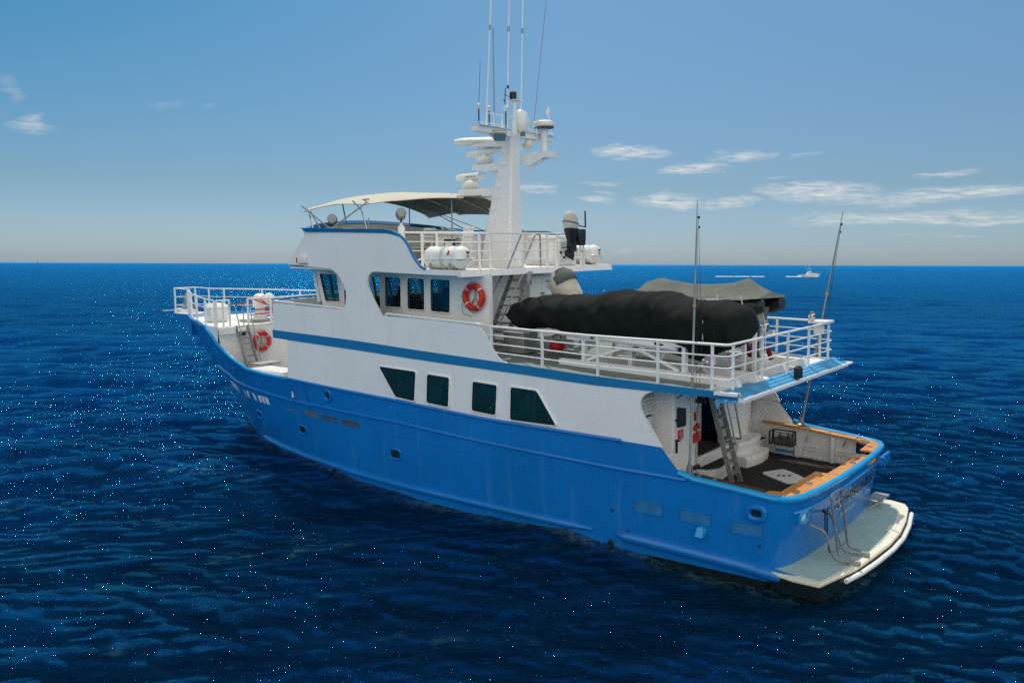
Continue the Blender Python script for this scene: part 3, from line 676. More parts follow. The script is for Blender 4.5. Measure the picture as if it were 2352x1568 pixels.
def build_house(ship):
    hy = lambda x, z: hb(x, z)-.004
    # the side walls of the main deck house, flush with the hull
    aft = [(1.85, 2.90), (2.05, 3.23), (2.22, 3.46), (2.35, 3.66), (2.42, 3.82), (2.43, 3.95), (2.40, 4.06), (2.32, 4.16), (2.18, 4.23), (2.05, 4.27)]
    top = [(x, stb(x)+.02) for x in (3, 4.5, 6, 8, 10, 12, 14, 16, 16.64)]
    bot = [(x, topz(x)-.02) for x in (16.7, 15, 13, 11, 9, 7, 5, 3)]
    for sg in SIDES:
        b = B(); b.plate(aft + top + bot, lambda x, z: sg*hy(x, z), sg*.06, step=.7)
        w = b.done('house_side', 'white', ship, ang=20)
        for poly in ([(11.75, 4.15), (10.05, 4.12), (10.15, 3.18), (11.02, 3.22)], [(9.60, 4.09), (8.68, 4.06), (8.75, 3.15), (9.66, 3.19)],
                     [(7.80, 4.03), (6.88, 4.00), (6.95, 3.11), (7.86, 3.15)], [(6.42, 4.00), (5.52, 3.98), (4.88, 3.07), (6.46, 3.05)]):
            window(poly, hy, sg, w)
        # blue stripe along the deck edge
        b = B(); xs = list(np.linspace(-.05, 17.5, 24)); b.plate([(x, stt(x)) for x in xs]+[(x, stb(x)) for x in xs[::-1]], lambda x, z: sg*(bd(x)+.012), sg*.05, step=.7)
        b.done('deck_edge_stripe', 'navy', ship)
        # upper bulwark, buttress and flybridge side in one sheet
        P = [(17.48, stt(17.48)), (17.44, 5.95), (15.5, 5.90), (13.55, 5.85), (13.38, 5.92), (13.29, 6.07), (13.25, 6.28), (13.26, 6.48), (13.40, 6.74), (13.66, 7.02), (13.80, 7.10), (13.98, 7.19),
             (16.37, 7.33), (15.25, 8.42), (13, 8.37), (11.2, 8.31), (10.85, 8.26), (10.62, 8.20), (10.45, 8.08), (10.3, 7.92), (10.18, 7.74), (10.03, 7.52), (9.91, 7.40), (9.76, 7.27), (9.58, 7.20),
             (9.0, 7.185), (8.32, 7.165), (8.32, 7.02), (9.6, 7.05), (11.80, 7.12), (12.0, 7.08), (12.14, 6.96), (12.19, 6.80), (12.15, 6.60), (11.90, 6.20), (11.57, 5.76), (11.4, 5.74), (9.22, 5.70), (7.75, 5.62), (7.58, 5.59), (7.42, 5.50), (7.28, 5.32), (7.07, 5.01), (6.9, 4.80), (6.75, 4.70), (6.55, 4.64)] \
            + [(x, stt(x)) for x in (8, 10, 12, 14, 16)]
        b = B(); b.plate(P, lambda x, z: sg*bd(x), sg*.07, step=1.3); b.done('upper_side', 'white', ship, ang=20)
        # bulwark cap rails
        b = B(); b.tube(arc([((13.4, sg*(bd(13)-.25), 5.80), 0), ((13.5, sg*(bd(13)-.05), 5.90), .1), ((17.38, sg*4.0, 6.03), .2), ((17.45, sg*3.8, 6.03), 0)]), .035, 8)
        for x in (14.6, 16.2): b.tube([(x, sg*4.02, 5.85), (x, sg*4.02, ip(x, [13.5, 17.4], [5.90, 6.03]))], .018, 6)
        b.tube(arc([((11.42, sg*(bd(11)-.05), 5.62), 0), ((11.4, sg*(bd(11)-.03), 5.82), .12), ((8, sg*(bd(8)-.03), 5.69), .2), ((7.4, sg*3.97, 5.66), 0)]), .04, 8)
        b.done('cap_rail', 'white2', ship)
        # blue cap of the flybridge side and the thin blue edge running down
        b = B()
        ca = [(x, z) for x, z in ((15.42, 8.56), (15.22, 8.42), (13, 8.36), (11.2, 8.29), (10.62, 8.19), (10.66, 8.26), (10.95, 8.36), (11.3, 8.42), (13, 8.47))]
        b.plate(ca, lambda x, z: sg*(bd(x)+.015+max(0, (z-8.3))*.35), sg*.10, step=0)
        b.tube([(x, sg*(bd(x)-.02), z) for x, z in P[16:25]], .045, 6)
        b.done('blue_cap', 'navy', ship)
    # front plate of the main house (faces the well deck) and Portuguese bridge bulwark
    b = B(); b.box(16.58, 16.64, -3.95, 3.95, 2.6, 4.8); b.done('front_plate', 'white', ship)
    b = B(); rows = []
    for i in range(25):
        y = 4.02-8.04*i/24; x = 17.46+.85*(1-(y/4.02)**2); rows.append([(x, y, 4.72), (x+.02, y, 6.0), (x-.06, y, 6.0), (x-.08, y, 4.8)])
    b.grid(rows); b.done('bridge_front_bulwark', 'white', ship)
    b = B(); rows = []
    for i in range(25):
        y = 4.04-8.08*i/24; x = 17.48+.86*(1-(y/4.04)**2); rows.append([(x, y, 4.70), (x, y, 4.99), (x-.1, y, 4.99)])
    b.grid(rows); b.tube([(17.5+.85*(1-(y/4.0)**2), y, 6.06) for y in np.linspace(4, -4, 24)], .035, 8); b.done('front_stripe', ['navy'], ship)
    # upper deck slab
    b = B(); xs = list(np.linspace(.3, 17.4, 22)); o = [(x, bd(x)-.03) for x in xs] + [(18.2, 1.5), (18.2, -1.5)] + [(x, -bd(x)+.03) for x in xs[::-1]]
    b.prism(o, lambda x, y: stb(x)+.0, lambda x, y: stt(x)-.015); b.done('upper_deck', 'grey_deck', ship)
    # white after end of the deck with its sloping pale blue edge
    b = B()
    for y0, y1 in ((-3.6, 3.55),): b.box(.24, 1.3, y0, y1, 4.392, 4.412)
    b.done('after_deck_paint', 'deckwhite', ship)
    rnd = random.Random(3)
    b = B(); ys = np.linspace(3.62, -3.75, 60); rows = []
    xin = .24
    for y in ys:
        if rnd.random() < .35: xin = rnd.choice((.16, .22, .30, .42, .36))
        rows.append([(xin, y, 4.418), (.2, y, 4.416), (-.17, y, 4.30)])
    b.grid(rows); b.done('sloping_deck_edge', 'paleblue', ship, smooth=False)
    b = B(); b.hexa([(-.2, -3.7, 4.20), (.3, -3.7, 4.20), (.3, 3.62, 4.20), (-.2, 3.62, 4.20), (-.185, -3.7, 4.29), (.3, -3.7, 4.40), (.3, 3.62, 4.40), (-.185, 3.62, 4.29)])
    b.tube([(-.19, y, 4.26) for y in np.linspace(3.6, -4.05, 12)], .035, 6)
    b.prism([(-.19, -3.6), (-.15, -4.15), (.05, -4.2), (.5, -3.68)], 4.22, 4.27)
    b.prism([(.55, 3.63), (.5, 3.75), (-.05, 3.72), (-.05, 3.5)], 4.34, 4.41)
    b.done('after_deck_edge', 'white', ship)
    # torn pale blue flap hanging from the port after corner
    b = B(); rows = []
    for i in range(9):
        t = i/8; x = -.05+.55*t; rows.append([(x, 3.60, 4.27), (x+.03*math.sin(t*9), 3.64+.03*math.sin(t*7), 4.22-.03*t), (x, 3.66, 4.19-.06*t-(.16 if i == 7 else 0))])
    b.grid(rows); b.done('torn_flap', 'paleblue', ship)
    # fascia lamp, a black box on the deck edge
    b = B(); b.box(-.25, -.08, .12, .34, 4.34, 4.62); b.box(-.22, -.1, .15, .31, 4.62, 4.66); b.done('deck_lamp', 'black', ship, bevel=.02)
    # wheelhouse
    def phw(x, z): return 3.05
    holes = [[(15.95, 7.0), (14.97, 6.98), (14.83, 6.02), (15.66, 6.0)], [(13.50, 6.93), (12.76, 6.93), (12.76, 5.0), (13.50, 5.0)],
             [(12.50, 6.92), (11.74, 6.90), (11.76, 5.92), (12.53, 5.93)], [(11.44, 6.90), (10.66, 6.88), (10.68, 5.87), (11.47, 5.88)], [(10.40, 6.88), (9.55, 6.86), (9.58, 5.83), (10.42, 5.85)],
             [(14.6, 6.5), (14.3, 6.5), (14.3, 5.85), (14.6, 5.85)]]
    for sg in SIDES:
        x_end = 8.0 if sg == 1 else 9.55
        b = B(); b.plate([(x_end, 4.7), (15.75, 4.85), (15.85, 5.86), (16.25, 7.2), (x_end, 7.03)], lambda x, z: sg*3.05, sg*.08, holes=[rounded(h, .07) for h in holes], step=0)
        w = b.done('wheelhouse_side', 'white', ship, ang=20)
        for i, h in enumerate(holes):
            if i == 1:
                b = B(); b.tube([(x, sg*3.06, z) for x, z in rounded(h, .07)], .025, 6, closed=True); b.done('doorway', 'white2', w); continue
            window(h, phw, sg, w, m='tint')
    b = B()
    def front(y): return .55*(1-(y/3.05)**2)
    ys = np.linspace(3.05, -3.05, 9)
    for y0, y1 in zip(ys, ys[1:]):                          # front wall: sill, lintel and mullions between the front windows
        for (za, zb_) in ((4.85, 6.0), (6.98, 7.2)):
            fx = lambda z, y: 15.75+(z-4.85)*.21+front(y)
            b.f([b.bm.verts.new(p) for p in ((fx(za, y0), y0, za), (fx(za, y1), y1, za), (fx(zb_, y1), y1, zb_), (fx(zb_, y0), y0, zb_))])
    for y in ys: b.bar((fx(5.98, y), y, 5.98), (fx(7.0, y), y, 7.0), .12, .12)
    b.done('wheelhouse_front', 'white', ship)
    b = B(); b.grid([[(fx(6.0, y), y, 6.0), (fx(7.0, y), y, 7.0)] for y in ys]); b.done('front_glass', 'tint', ship)
    # after wall, gasoline locker, blue-green window
    b = B(); b.box(9.5, 9.58, -3.05, 2.97, 4.7, 7.03); b.box(8.0, 9.55, 2.9, 2.965, 4.7, 7.02); aw = b.done('wheelhouse_after_wall', 'white', ship)
    b = B(); b.box(9.12, 9.49, -1.62, -.28, 5.2, 6.84); lk = b.done('gasoline_locker', 'white2', ship, bevel=.015)
    b = B(); b.box(9.105, 9.12, -1.60, -.95, 5.25, 6.80); b.box(9.105, 9.12, -.93, -.30, 5.25, 6.80); b.done('locker_door', 'white', lk, bevel=.008)
    b = B(); b.box(9.06, 9.12, -1.05, -.85, 6.23, 6.29); 
    for y in (-1.58, -.34):
        for z in (6.0, 6.65): b.box(9.09, 9.12, y-.03, y+.03, z-.07, z+.07)
    b.done('hinge', 'steel', lk)
    b = B(); b.box(9.09, 9.105, -1.47, -1.18, 6.62, 6.70); b.done('warning_sign', 'red', lk)
    b = B(); b.box(9.095, 9.105, -1.47, -1.18, 6.36, 6.61); sg_ = b.done('warning_sign', 'white2', lk)
    b = B()
    put_text(b, 'DANGER', .07, lambda u, v: (9.084, -1.325-u, 6.635+v)); b.done('lettering', 'white2', lk)
    b = B()
    for s, z, q in (('GASOLINE', 6.52, .062), ('NO SMOKING', 6.43, .045), ('OR FLAME', 6.38, .035)): put_text(b, s, q, lambda u, v: (9.09, -1.325-u, z+v))
    b.done('lettering', 'text_dark', lk)
    b = B(); b.box(9.44, 9.49, -2.55, -1.68, 5.9, 6.80); b.done('after_window', mat('teal_glass', (.01, .12, .16), .1), ship, bevel=.03)
    # dark interior floor, console and seats so the windows look into a room
    b = B(); b.box(9.6, 15.7, -2.97, 2.97, 4.93, 4.97); b.box(9.6, 16.2, -2.97, 2.97, 7.04, 7.07); b.box(15.0, 15.75, -2.6, 2.6, 4.97, 6.0); b.box(9.62, 9.9, -2.9, 2.9, 4.97, 6.0)
    b.box(11.0, 12.4, -2.9, -1.6, 4.97, 5.95); b.done('interior_fittings', 'inside', ship)
    b = B()
    for x, y in ((13.6, -.9), (13.6, 1.5), (10.9, 1.4)):
        b.box(x-.25, x+.25, y-.27, y+.27, 5.45, 5.6); b.box(x-.32, x-.2, y-.27, y+.27, 5.6, 6.3); b.lathe([(.06, 4.97), (.06, 5.45)], (x, y, 0), 8)
    b.done('interior_seat', 'black', ship, bevel=.05)
    # flybridge deck, brow and curved front
    def xb(y): return 16.37+1.25*(1-(y/4.04)**2)
    def xt(y): return 15.25+1.65*(1-(y/3.98)**2)
    def zt(y): return 8.42+.36*(1-(y/3.98)**2)
    arcy = list(np.linspace(4.02, -4.02, 25))
    b = B(); b.prism([(8.35, 3.98), (12, 4.04)] + [(xb(y)-.03, y) for y in arcy] + [(12, -4.04), (8.35, -3.98)], lambda x, y: ip(x, [8.3, 16], [7.00, 7.20]), lambda x, y: ip(x, [8.3, 16], [7.165, 7.25]))
    b.done('flybridge_deck', 'deckwhite', ship)
    b = B(); b.hexa([(8.22, -3.95, 6.98), (8.40, -3.99, 6.98), (8.40, 3.99, 6.98), (8.22, 3.95, 6.98), (8.30, -3.95, 7.17), (8.40, -3.99, 7.17), (8.40, 3.99, 7.17), (8.30, 3.95, 7.17)])
    b.done('flybridge_after_edge', 'white', ship)
    b = B(); rows = []
    for y in arcy: rows.append([(xb(y)-.25, y*.97, 7.24), (xb(y), y, 7.33), (xb(y)-.02, y, 7.37), (xt(y*.99), y*.985, zt(y*.99)), (xt(y)-.10, y*.965, zt(y)), (xt(y)+.25, y*.965, 7.4)])
    b.grid(rows); b.done('flybridge_front', 'fibre', ship)
    b = B(); rows = []
    for y in arcy: rows.append([(xt(y)+.03, y*1.0, zt(y)-.02), (xt(y)+.17, y*1.01, zt(y)+.13), (xt(y)+.02, y*.98, zt(y)+.14), (xt(y)-.12, y*.96, zt(y)+.02)])
    b.grid(rows); b.done('blue_cap', 'navy', ship)
    for sg in SIDES:
        b = B(); rows = [[(x, sg*(bd(x)-.2), 7.24), (x, sg*(bd(x)-.16), ip(x, [10.6, 13, 15.5], [8.2, 8.38, 8.44])), (x, sg*(bd(x)-.05), ip(x, [10.6, 13, 15.5], [8.22, 8.42, 8.48]))] for x in np.linspace(10.65, 15.6, 12)]
        b.grid(rows); b.done('coaming_lining', 'cream', ship)
    # red side light in its box, horn bracket under the brow
    b = B(); b.box(15.22, 15.64, 4.06, 4.22, 7.36, 7.60); sl = b.done('side_light', 'fibre', ship, bevel=.03)
    b = B(); b.lathe([(.06, 7.38), (.07, 7.4), (.07, 7.56), (.05, 7.58)], (15.68, 4.14, 0), 10); b.done('lens', 'red', sl)
    b = B(); b.tube(arc([((15.6, 3.95, 7.30), 0), ((15.6, 3.8, 7.2), .1), ((15.2, 3.2, 7.02), 0)]), .05, 8); b.done('drain_pipe', 'white2', ship)

def rail(name, parent, path, zt, zb, nbar, posts, r=.032, rb=.02, closed=False, top_round=0, mat_='white2', pr=.038):
    """path: (x, y) polyline; zt, zb functions of x; posts: list of (x, y)"""
    b = B(); pts = [(x, y, zt(x)) for x, y in path]
    b.tube(pts, r, 8); root = b.done(name, mat_, parent)
    for k in range(1, nbar+1):
        b = B(); f = k/(nbar+1); b.tube([(x, y, zb(x)+(zt(x)-zb(x))*f) for x, y in path], rb, 6); b.done('rail_bar', mat_, root)
    for x, y in posts:
        b = B(); b.bar((x, y, zb(x)-.02), (x, y, zt(x)-.01), .07, .05, up=(1, 0, 0)); b.done('post', mat_, root)
    return root

def build_rails(ship):
    zt = lambda x: ip(x, [.2, 4, 7.4], [5.50, 5.54, 5.63]); zb = stt
    for sg in SIDES:
        xs = [7.35, 6, 5, 4, 3, 2, 1.2, .8]
        p = [(x, sg*(bd(x)-.07)) for x in xs] + [(v.x, v.y) for v in arc([((.6, sg*3.60, 0), 0), ((.24, sg*3.58, 0), .35), ((.24, sg*2.6, 0), 0)], 6)] + [(.24, sg*1.5), (.24, 0)]
        posts = [(x, sg*(bd(x)-.07)) for x in (7.15, 5.4, 3.68, 2.0, .62)] + [(.26, sg*3.25), (.24, sg*1.60)] + ([(.24, -.07)] if sg == 1 else [])
        rail('after_deck_railing', ship, p, zt, zb, 3, posts)
    # flybridge rail
    zt2 = lambda x: ip(x, [8.4, 12], [8.25, 8.34]); zb2 = lambda x: 7.17
    for sg in SIDES:
        p = [(v.x, v.y) for v in arc([((11.7, sg*3.0, 0), 0), ((8.43, sg*2.62, 0), .15), ((8.43, 0, 0), 0)], 5)]
        posts = [(10.88, sg*2.93), (10.3, sg*2.85), (8.7, sg*2.66), (8.43, sg*2.45), (8.43, sg*.9)] + ([(8.43, -.35)] if sg == 1 else [])
        rail('flybridge_railing', ship, p, zt2, zb2, 3, posts, r=.03, rb=.018)
    # foredeck rails: one outer rail each side round to the pulpit, two short athwart rails by the ladder
    zt3 = lambda x: ip(x, [22, 25, 31.2], [5.86, 5.92, 6.04]); zb3 = lambda x: 4.80
    for sg in SIDES:
        xs = list(np.linspace(22.1, 28.6, 14)); ins = .05
        p = [(x, sg*(hb(x, 4.8)-ins)) for x in xs] + [(29.2, sg*.62), (29.5, sg*.56), (30.75, sg*.56), (30.75, 0)]
        posts = [(x, sg*(hb(x, 4.8)-ins)) for x in (22.1, 23.3, 25.0, 26.9)] + [(28.7, sg*.9), (29.5, sg*.56), (30.75, sg*.54)]
        rail('bow_railing', ship, p, zt3, zb3, 2, posts, r=.028, rb=.017, pr=.03)
    for y0, y1, nm in ((3.58, 3.0, 1), (2.15, -3.3, 0)):
        p = [(v.x, v.y) for v in [Vector((21.95, y0, 0)), Vector((21.95, y1, 0))]]
        n = 2 if nm else 5
        rail('bow_railing', ship, p, zt3, zb3, 2, [(21.95, y0+(y1-y0)*k/n) for k in range(n+1)], r=.028, rb=.017)

def ladder(ship, name, foot, head, w, n, m='alu', hand=True, side=(0, 1, 0), depth=.14, hm='steel'):
    """foot/head: centre points; side: unit vector across; stringers and treads"""
    f, h, s = Vector(foot), Vector(head), Vector(side); b = B()
    for k in (-1, 1): b.bar(f+s*k*w/2, h+s*k*w/2, .03, depth, up=s.cross(h-f))
    root = b.done(name, m, ship)
    d = (h-f); fw = Vector((-d.y*0, 0, 0)); out = s.cross(Vector((0, 0, 1))).normalized()
    for i in range(1, n+1):
        p = f+d*(i/(n+1)); b = B()
        c = [p+s*a*w/2+out*q*depth*.55+Vector((0, 0, e)) for e in (-.02, .02) for a, q in ((-1, -1), (1, -1), (1, 1), (-1, 1))]
        b.hexa(c); b.done('tread', m, root)
    return root

def build_mast(ship):
    b = B()
    # tapered box mast, after face nearly plumb
    prof = [(7.17, 9.42, 10.72, .40), (8.3, 9.42, 10.54, .35), (9.5, 9.40, 10.27, .29), (10.3, 9.40, 10.04, .26), (10.9, 9.40, 9.90, .24), (11.42, 9.38, 9.86, .24)]
    rows = []
    for z, xa, xf, hw in prof:
        c = .07; rows.append([(xa+c, -hw, z), (xf-c, -hw, z), (xf, -hw+c, z), (xf, hw-c, z), (xf-c, hw, z), (xa+c, hw, z), (xa, hw-c, z), (xa, -hw+c, z)])
    V = b.grid(rows, closed=True); b.f(V[-1])
    mast = b.done('mast', 'white', ship, ang=25)
    for i in range(9):
        b = B(); z = 8.0+i*.36; xf = ip(z, [7.17, 8.3, 9.5, 11.4], [10.72, 10.54, 10.27, 9.86]); hw = ip(z, [7.2, 8.3, 9.5, 11.4], [.40, .35, .29, .24])
        b.tube(arc([((xf-.08, hw-.01, z), 0), ((xf-.08, hw+.12, z), .03), ((xf-.42, hw+.12, z), .03), ((xf-.42, hw-.01, z), 0)], 3), .010, 5)
        b.done('climbing_step', 'white2', mast)
    # spreader: swept athwartship beam
    for sg, yt in ((1, 1.83), (-1, -2.02)):
        b = B(); b.hexa([(9.35, sg*.3, 11.38), (9.75, sg*.3, 11.38), (9.70, yt, 11.42), (9.40, yt, 11.42), (9.35, sg*.3, 11.60), (9.75, sg*.3, 11.60), (9.70, yt, 11.58), (9.40, yt, 11.58)])
        b.box(9.3, 9.8, min(sg*.2, yt), max(sg*.2, yt), 11.585, 11.60)
        b.bar((9.55, sg*1.1, 11.42), (9.6, sg*.38, 11.05), .05, .12, up=(0, 1, 0))
        b.tube([(9.38, sg*.4, 11.68), (9.38, yt, 11.68)], .015, 5)
        for k in range(8): y = sg*.45+(yt-sg*.45)*k/7; b.tube([(9.38, y, 11.56), (9.38, y, 11.68)], .01, 4)
        b.done('spreader', 'white', mast)
    # radar platforms forward
    b = B()
    for z0, z1, xt_, xr in ((10.42, 10.59, 11.15, 10.1), (9.61, 9.80, 11.78, 10.3), (11.20, 11.30, 11.15, 9.9)):
        b.hexa([(xr-.15, -.18, z0-.10), (xt_, -.22, z0), (xt_, .22, z0), (xr-.15, .18, z0-.10), (xr-.15, -.2, z1), (xt_, -.24, z1), (xt_, .24, z1), (xr-.15, .2, z1)])
    b.hexa([(10.1, -.05, 10.15), (10.6, -.05, 10.38), (10.6, .05, 10.38), (10.1, .05, 10.15), (10.1, -.05, 10.4), (10.6, -.05, 10.4), (10.6, .05, 10.4), (10.1, .05, 10.4)])
    b.hexa([(10.3, -.06, 9.32), (11.0, -.06, 9.56), (11.0, .06, 9.56), (10.3, .06, 9.32), (10.3, -.06, 9.6), (11.0, -.06, 9.6), (11.0, .06, 9.6), (10.3, .06, 9.6)])
    b.done('radar_platform', 'white', mast)
    # scanners
    for (x, z, L, w, ang, base) in ((11.42, 9.80, 1.05, .12, 24, 1), (10.80, 10.59, 1.40, .10, 10, 1), (11.1, 11.30, 1.5, .2, 30, 0)):
        if base:
            b = B(); b.lathe([(.16, 0), (.2, .03), (.3, .10), (.32, .15), (.31, .19), (.29, .25), (.18, .30), (.09, .31), (.08, .36)], (x, 0, z), 20); rd = b.done('radar_scanner', 'fibre', mast)
            zz = z+.40
        else: rd = None; zz = z+.10
        M_ = Matrix.Translation((x, 0, zz)) @ Matrix.Rotation(R(ang), 4, 'Z') @ Matrix.Rotation(R(3 if base else 0), 4, 'Y')
        b = B(); n = 12; rows = []
        for i in range(9):
            t = -1+2*i/8; s = (1-abs(t)**6*.35); rows.append([M_ @ Vector((t*L/2, w*s*math.cos(a)*(.9 if base else 1.7), .125*s*math.sin(a) + (.03 if base else 0))) for a in [2*math.pi*k/n for k in range(n)]])
        V = b.grid(rows, closed=True); b.f(V[0]); b.f(V[-1]); ar = b.done('scanner_bar' if rd else 'radar_scanner', 'fibre', rd or mast)
        if ang == 24:
            b = B(); put_text(b, 'FURUNO', .09, lambda u, v: M_ @ Vector((u, w*.93, v-.0))); b.done('lettering', 'text_dark', rd)
    # domes
    b = B(); b.lathe([(.24, 0), (.27, .05), (.28, .35), (.25, .52), (.17, .66), (.06, .72), (0.01, .725)], (9.55, -.42, 11.60), 20); b.done('satellite_dome', 'fibre', mast)
    b = B(); b.hexa([(9.0, -1.75, 10.82), (9.42, -1.75, 10.82), (9.42, -1.0, 10.78), (9.0, -1.0, 10.78), (9.0, -1.78, 11.03), (9.42, -1.78, 11.03), (9.42, -1.0, 11.0), (9.0, -1.0, 11.0)])
    b.hexa([(9.0, -1.0, 10.78), (9.42, -1.0, 10.78), (9.42, -.3, 10.5), (9.0, -.3, 10.5), (9.0, -1.0, 11.0), (9.42, -1.0, 11.0), (9.42, -.3, 10.85), (9.0, -.3, 10.85)])
    b.tube([(9.2, -1.45, 10.84), (9.25, -.4, 10.35)], .06, 8); b.tube([(9.2, -1.25, 11.0), (9.2, -1.25, 11.78)], .115, 14); br = b.done('dome_bracket', 'white', mast)
    b = B(); b.lathe([(.10, -.02), (.30, 0), (.36, .05), (.37, .11), (.34, .18), (.22, .235), (.06, .25)], (9.2, -1.25, 11.78), 24); b.done('flat_dome', 'cream', br)
    b = B(); b.lathe([(.32, 0), (.33, .02)], (9.2, -1.25, 11.76), 24); b.done('dome_base', 'black', br)
    # central pole, black lantern, whips and small aerials
    b = B(); b.tube([(9.5, -.08, 11.5), (9.5, -.08, 12.55)], .065, 12); b.lathe([(.16, 12.55), (.17, 12.58)], (9.5, -.08, 0), 16); b.tube([(9.5, -.1, 12.57), (9.5, -.55, 12.6)], .015, 5); b.done('signal_pole', 'fibre', mast)
    b = B(); b.lathe([(.10, 0), (.12, .02), (.11, .05), (.12, .2), (.10, .24)], (9.5, 0.0, 12.58), 12); b.tube([(9.5, .1, 12.64), (9.5, .45, 12.68)], .01, 4); b.tube([(9.5, .42, 12.4), (9.5, .38, 12.9)], .014, 5); b.box(9.49, 9.51, .22, .3, 12.9, 13.0); b.ball((9.5, .45, 12.5), .03, 8); b.done('wind_vane', 'black', mast)
    for (y0, z0, y1, z1, r0, m) in ((1.33, 11.6, .93, 16.4, .026, 'white2'), (.93, 11.6, .93, 14.66, .022, 'steel'), (.30, 11.6, .08, 16.6, .028, 'white2'), (-.40, 11.6, -.62, 16.7, .028, 'white2'), (-1.1, 11.85, -1.95, 16.6, .014, 'steel'), (1.66, 12.25, 1.56, 13.56, .008, 'black')):
        b = B(); b.tube([(9.52, y0+(y1-y0)*k/6, z0+(z1-z0)*k/6) for k in range(7)], [r0*(1-.25*k/6) for k in range(7)], 6)
        a = b.done('whip_antenna', m, mast)
        if z1 > 16:
            b = B(); k = .62; b.tube([(9.52, y0+(y1-y0)*k, z0+(z1-z0)*k), (9.52, y0+(y1-y0)*(k+.03), z0+(z1-z0)*(k+.03))], r0*1.5, 6); b.done('ferrule', 'alu', a)
    for y in (1.15, .75, .12, -.62):
        b = B(); b.tube([(9.45, y-.12, 11.45), (9.45, y-.12, 12.05)], .022, 6); b.bar((9.45, y-.12, 12.0), (9.5, y+.14, 12.02), .03, .03); b.done('aerial_support', 'white2', mast)
    for y, zt_, w, m in ((1.69, 12.22, .06, 'fibre'), (1.2, 12.2, .05, 'cream'), (.38, 12.28, .11, 'fibre')):
        b = B(); b.tube([(9.5, y, 11.58), (9.5, y, zt_-.1)], .022, 6); a = b.done('gps_mast', 'black', mast)
        b = B(); b.lathe([(.02, -.12), (w*.6, -.04), (w, -.01), (w*.95, .03), (w*.4, .05)], (9.5, y, zt_), 12); b.done('gps_antenna', m, a)
    b = B(); b.tube([(9.2, -1.55, 12.0), (9.2, -1.55, 12.3)], .02, 6); b.lathe([(.02, 12.2), (.10, 12.32), (.10, 12.34), (.05, 12.36), (.04, 12.46), (.01, 12.5)], (9.2, -1.5, 0), 12); b.done('beacon', 'fibre', mast)
    b = B(); b.tube([(9.3, -.98, 11.55), (9.3, -.98, 11.95)], .025, 6); b.tube([(9.25, -1.0, 11.95), (9.25, -.72, 11.9)], .035, 8); b.done('camera_pole', 'white2', mast)
    # floodlights under the spreader
    def flood(c, d, s, body, parent=mast, name='floodlight'):
        d = Vector(d).normalized(); q = d.to_track_quat('Z', 'Y').to_matrix().to_4x4(); M_ = Matrix.Translation(c) @ q
        b = B(); b.mi = 0
        pr = [(-s, -s*.75), (s, -s*.75), (s, s*.75), (-s, s*.75)]
        b.hexa([M_ @ Vector((x*.6, y*.6, -s*.9)) for x, y in pr] + [M_ @ Vector((x, y, 0)) for x, y in pr]); f = b.done(name, body, parent, bevel=s*.18)
        b = B(); b.hexa([M_ @ Vector((x*.86, y*.86, -.01)) for x, y in pr] + [M_ @ Vector((x*.86, y*.86, s*.06)) for x, y in pr]); b.done('lens', 'lens', f, bevel=s*.1)
        b = B(); b.tube([M_ @ Vector((s*1.08, 0, -s*.4)), M_ @ Vector((s*1.1, s*1.0, -s*.5)), M_ @ Vector((-s*1.1, s*1.0, -s*.5)), M_ @ Vector((-s*1.08, 0, -s*.4))], .015, 5); b.done('bracket', 'yellow', f)
        return f
    flood((9.2, 1.05, 11.27), (-.8, .75, -.35), .19, 'black'); flood((9.1, .02, 11.45), (-1, .25, -.1), .12, 'fibre')
    b = B(); b.ball((9.45, -.72, 11.22), .17, 14, (.8, 1, 1)); b.done('searchlight', 'cream', mast)
    # two floodlights standing on the after rail
    for y, zz in ((1.45, 5.73), (-1.78, 5.75)): flood((.18, y, zz), (-1, -.15, -.12), .155, 'fibre', ship)
    b = B(); b.box(.12, .62, -3.3, -2.55, 5.52, 5.58); b.box(.3, .5, -3.0, -2.7, 5.2, 5.42); b.done('corner_shelf', 'white2', ship)
    return mast
build_house(ship)
build_rails(ship)
mast = build_mast(ship)

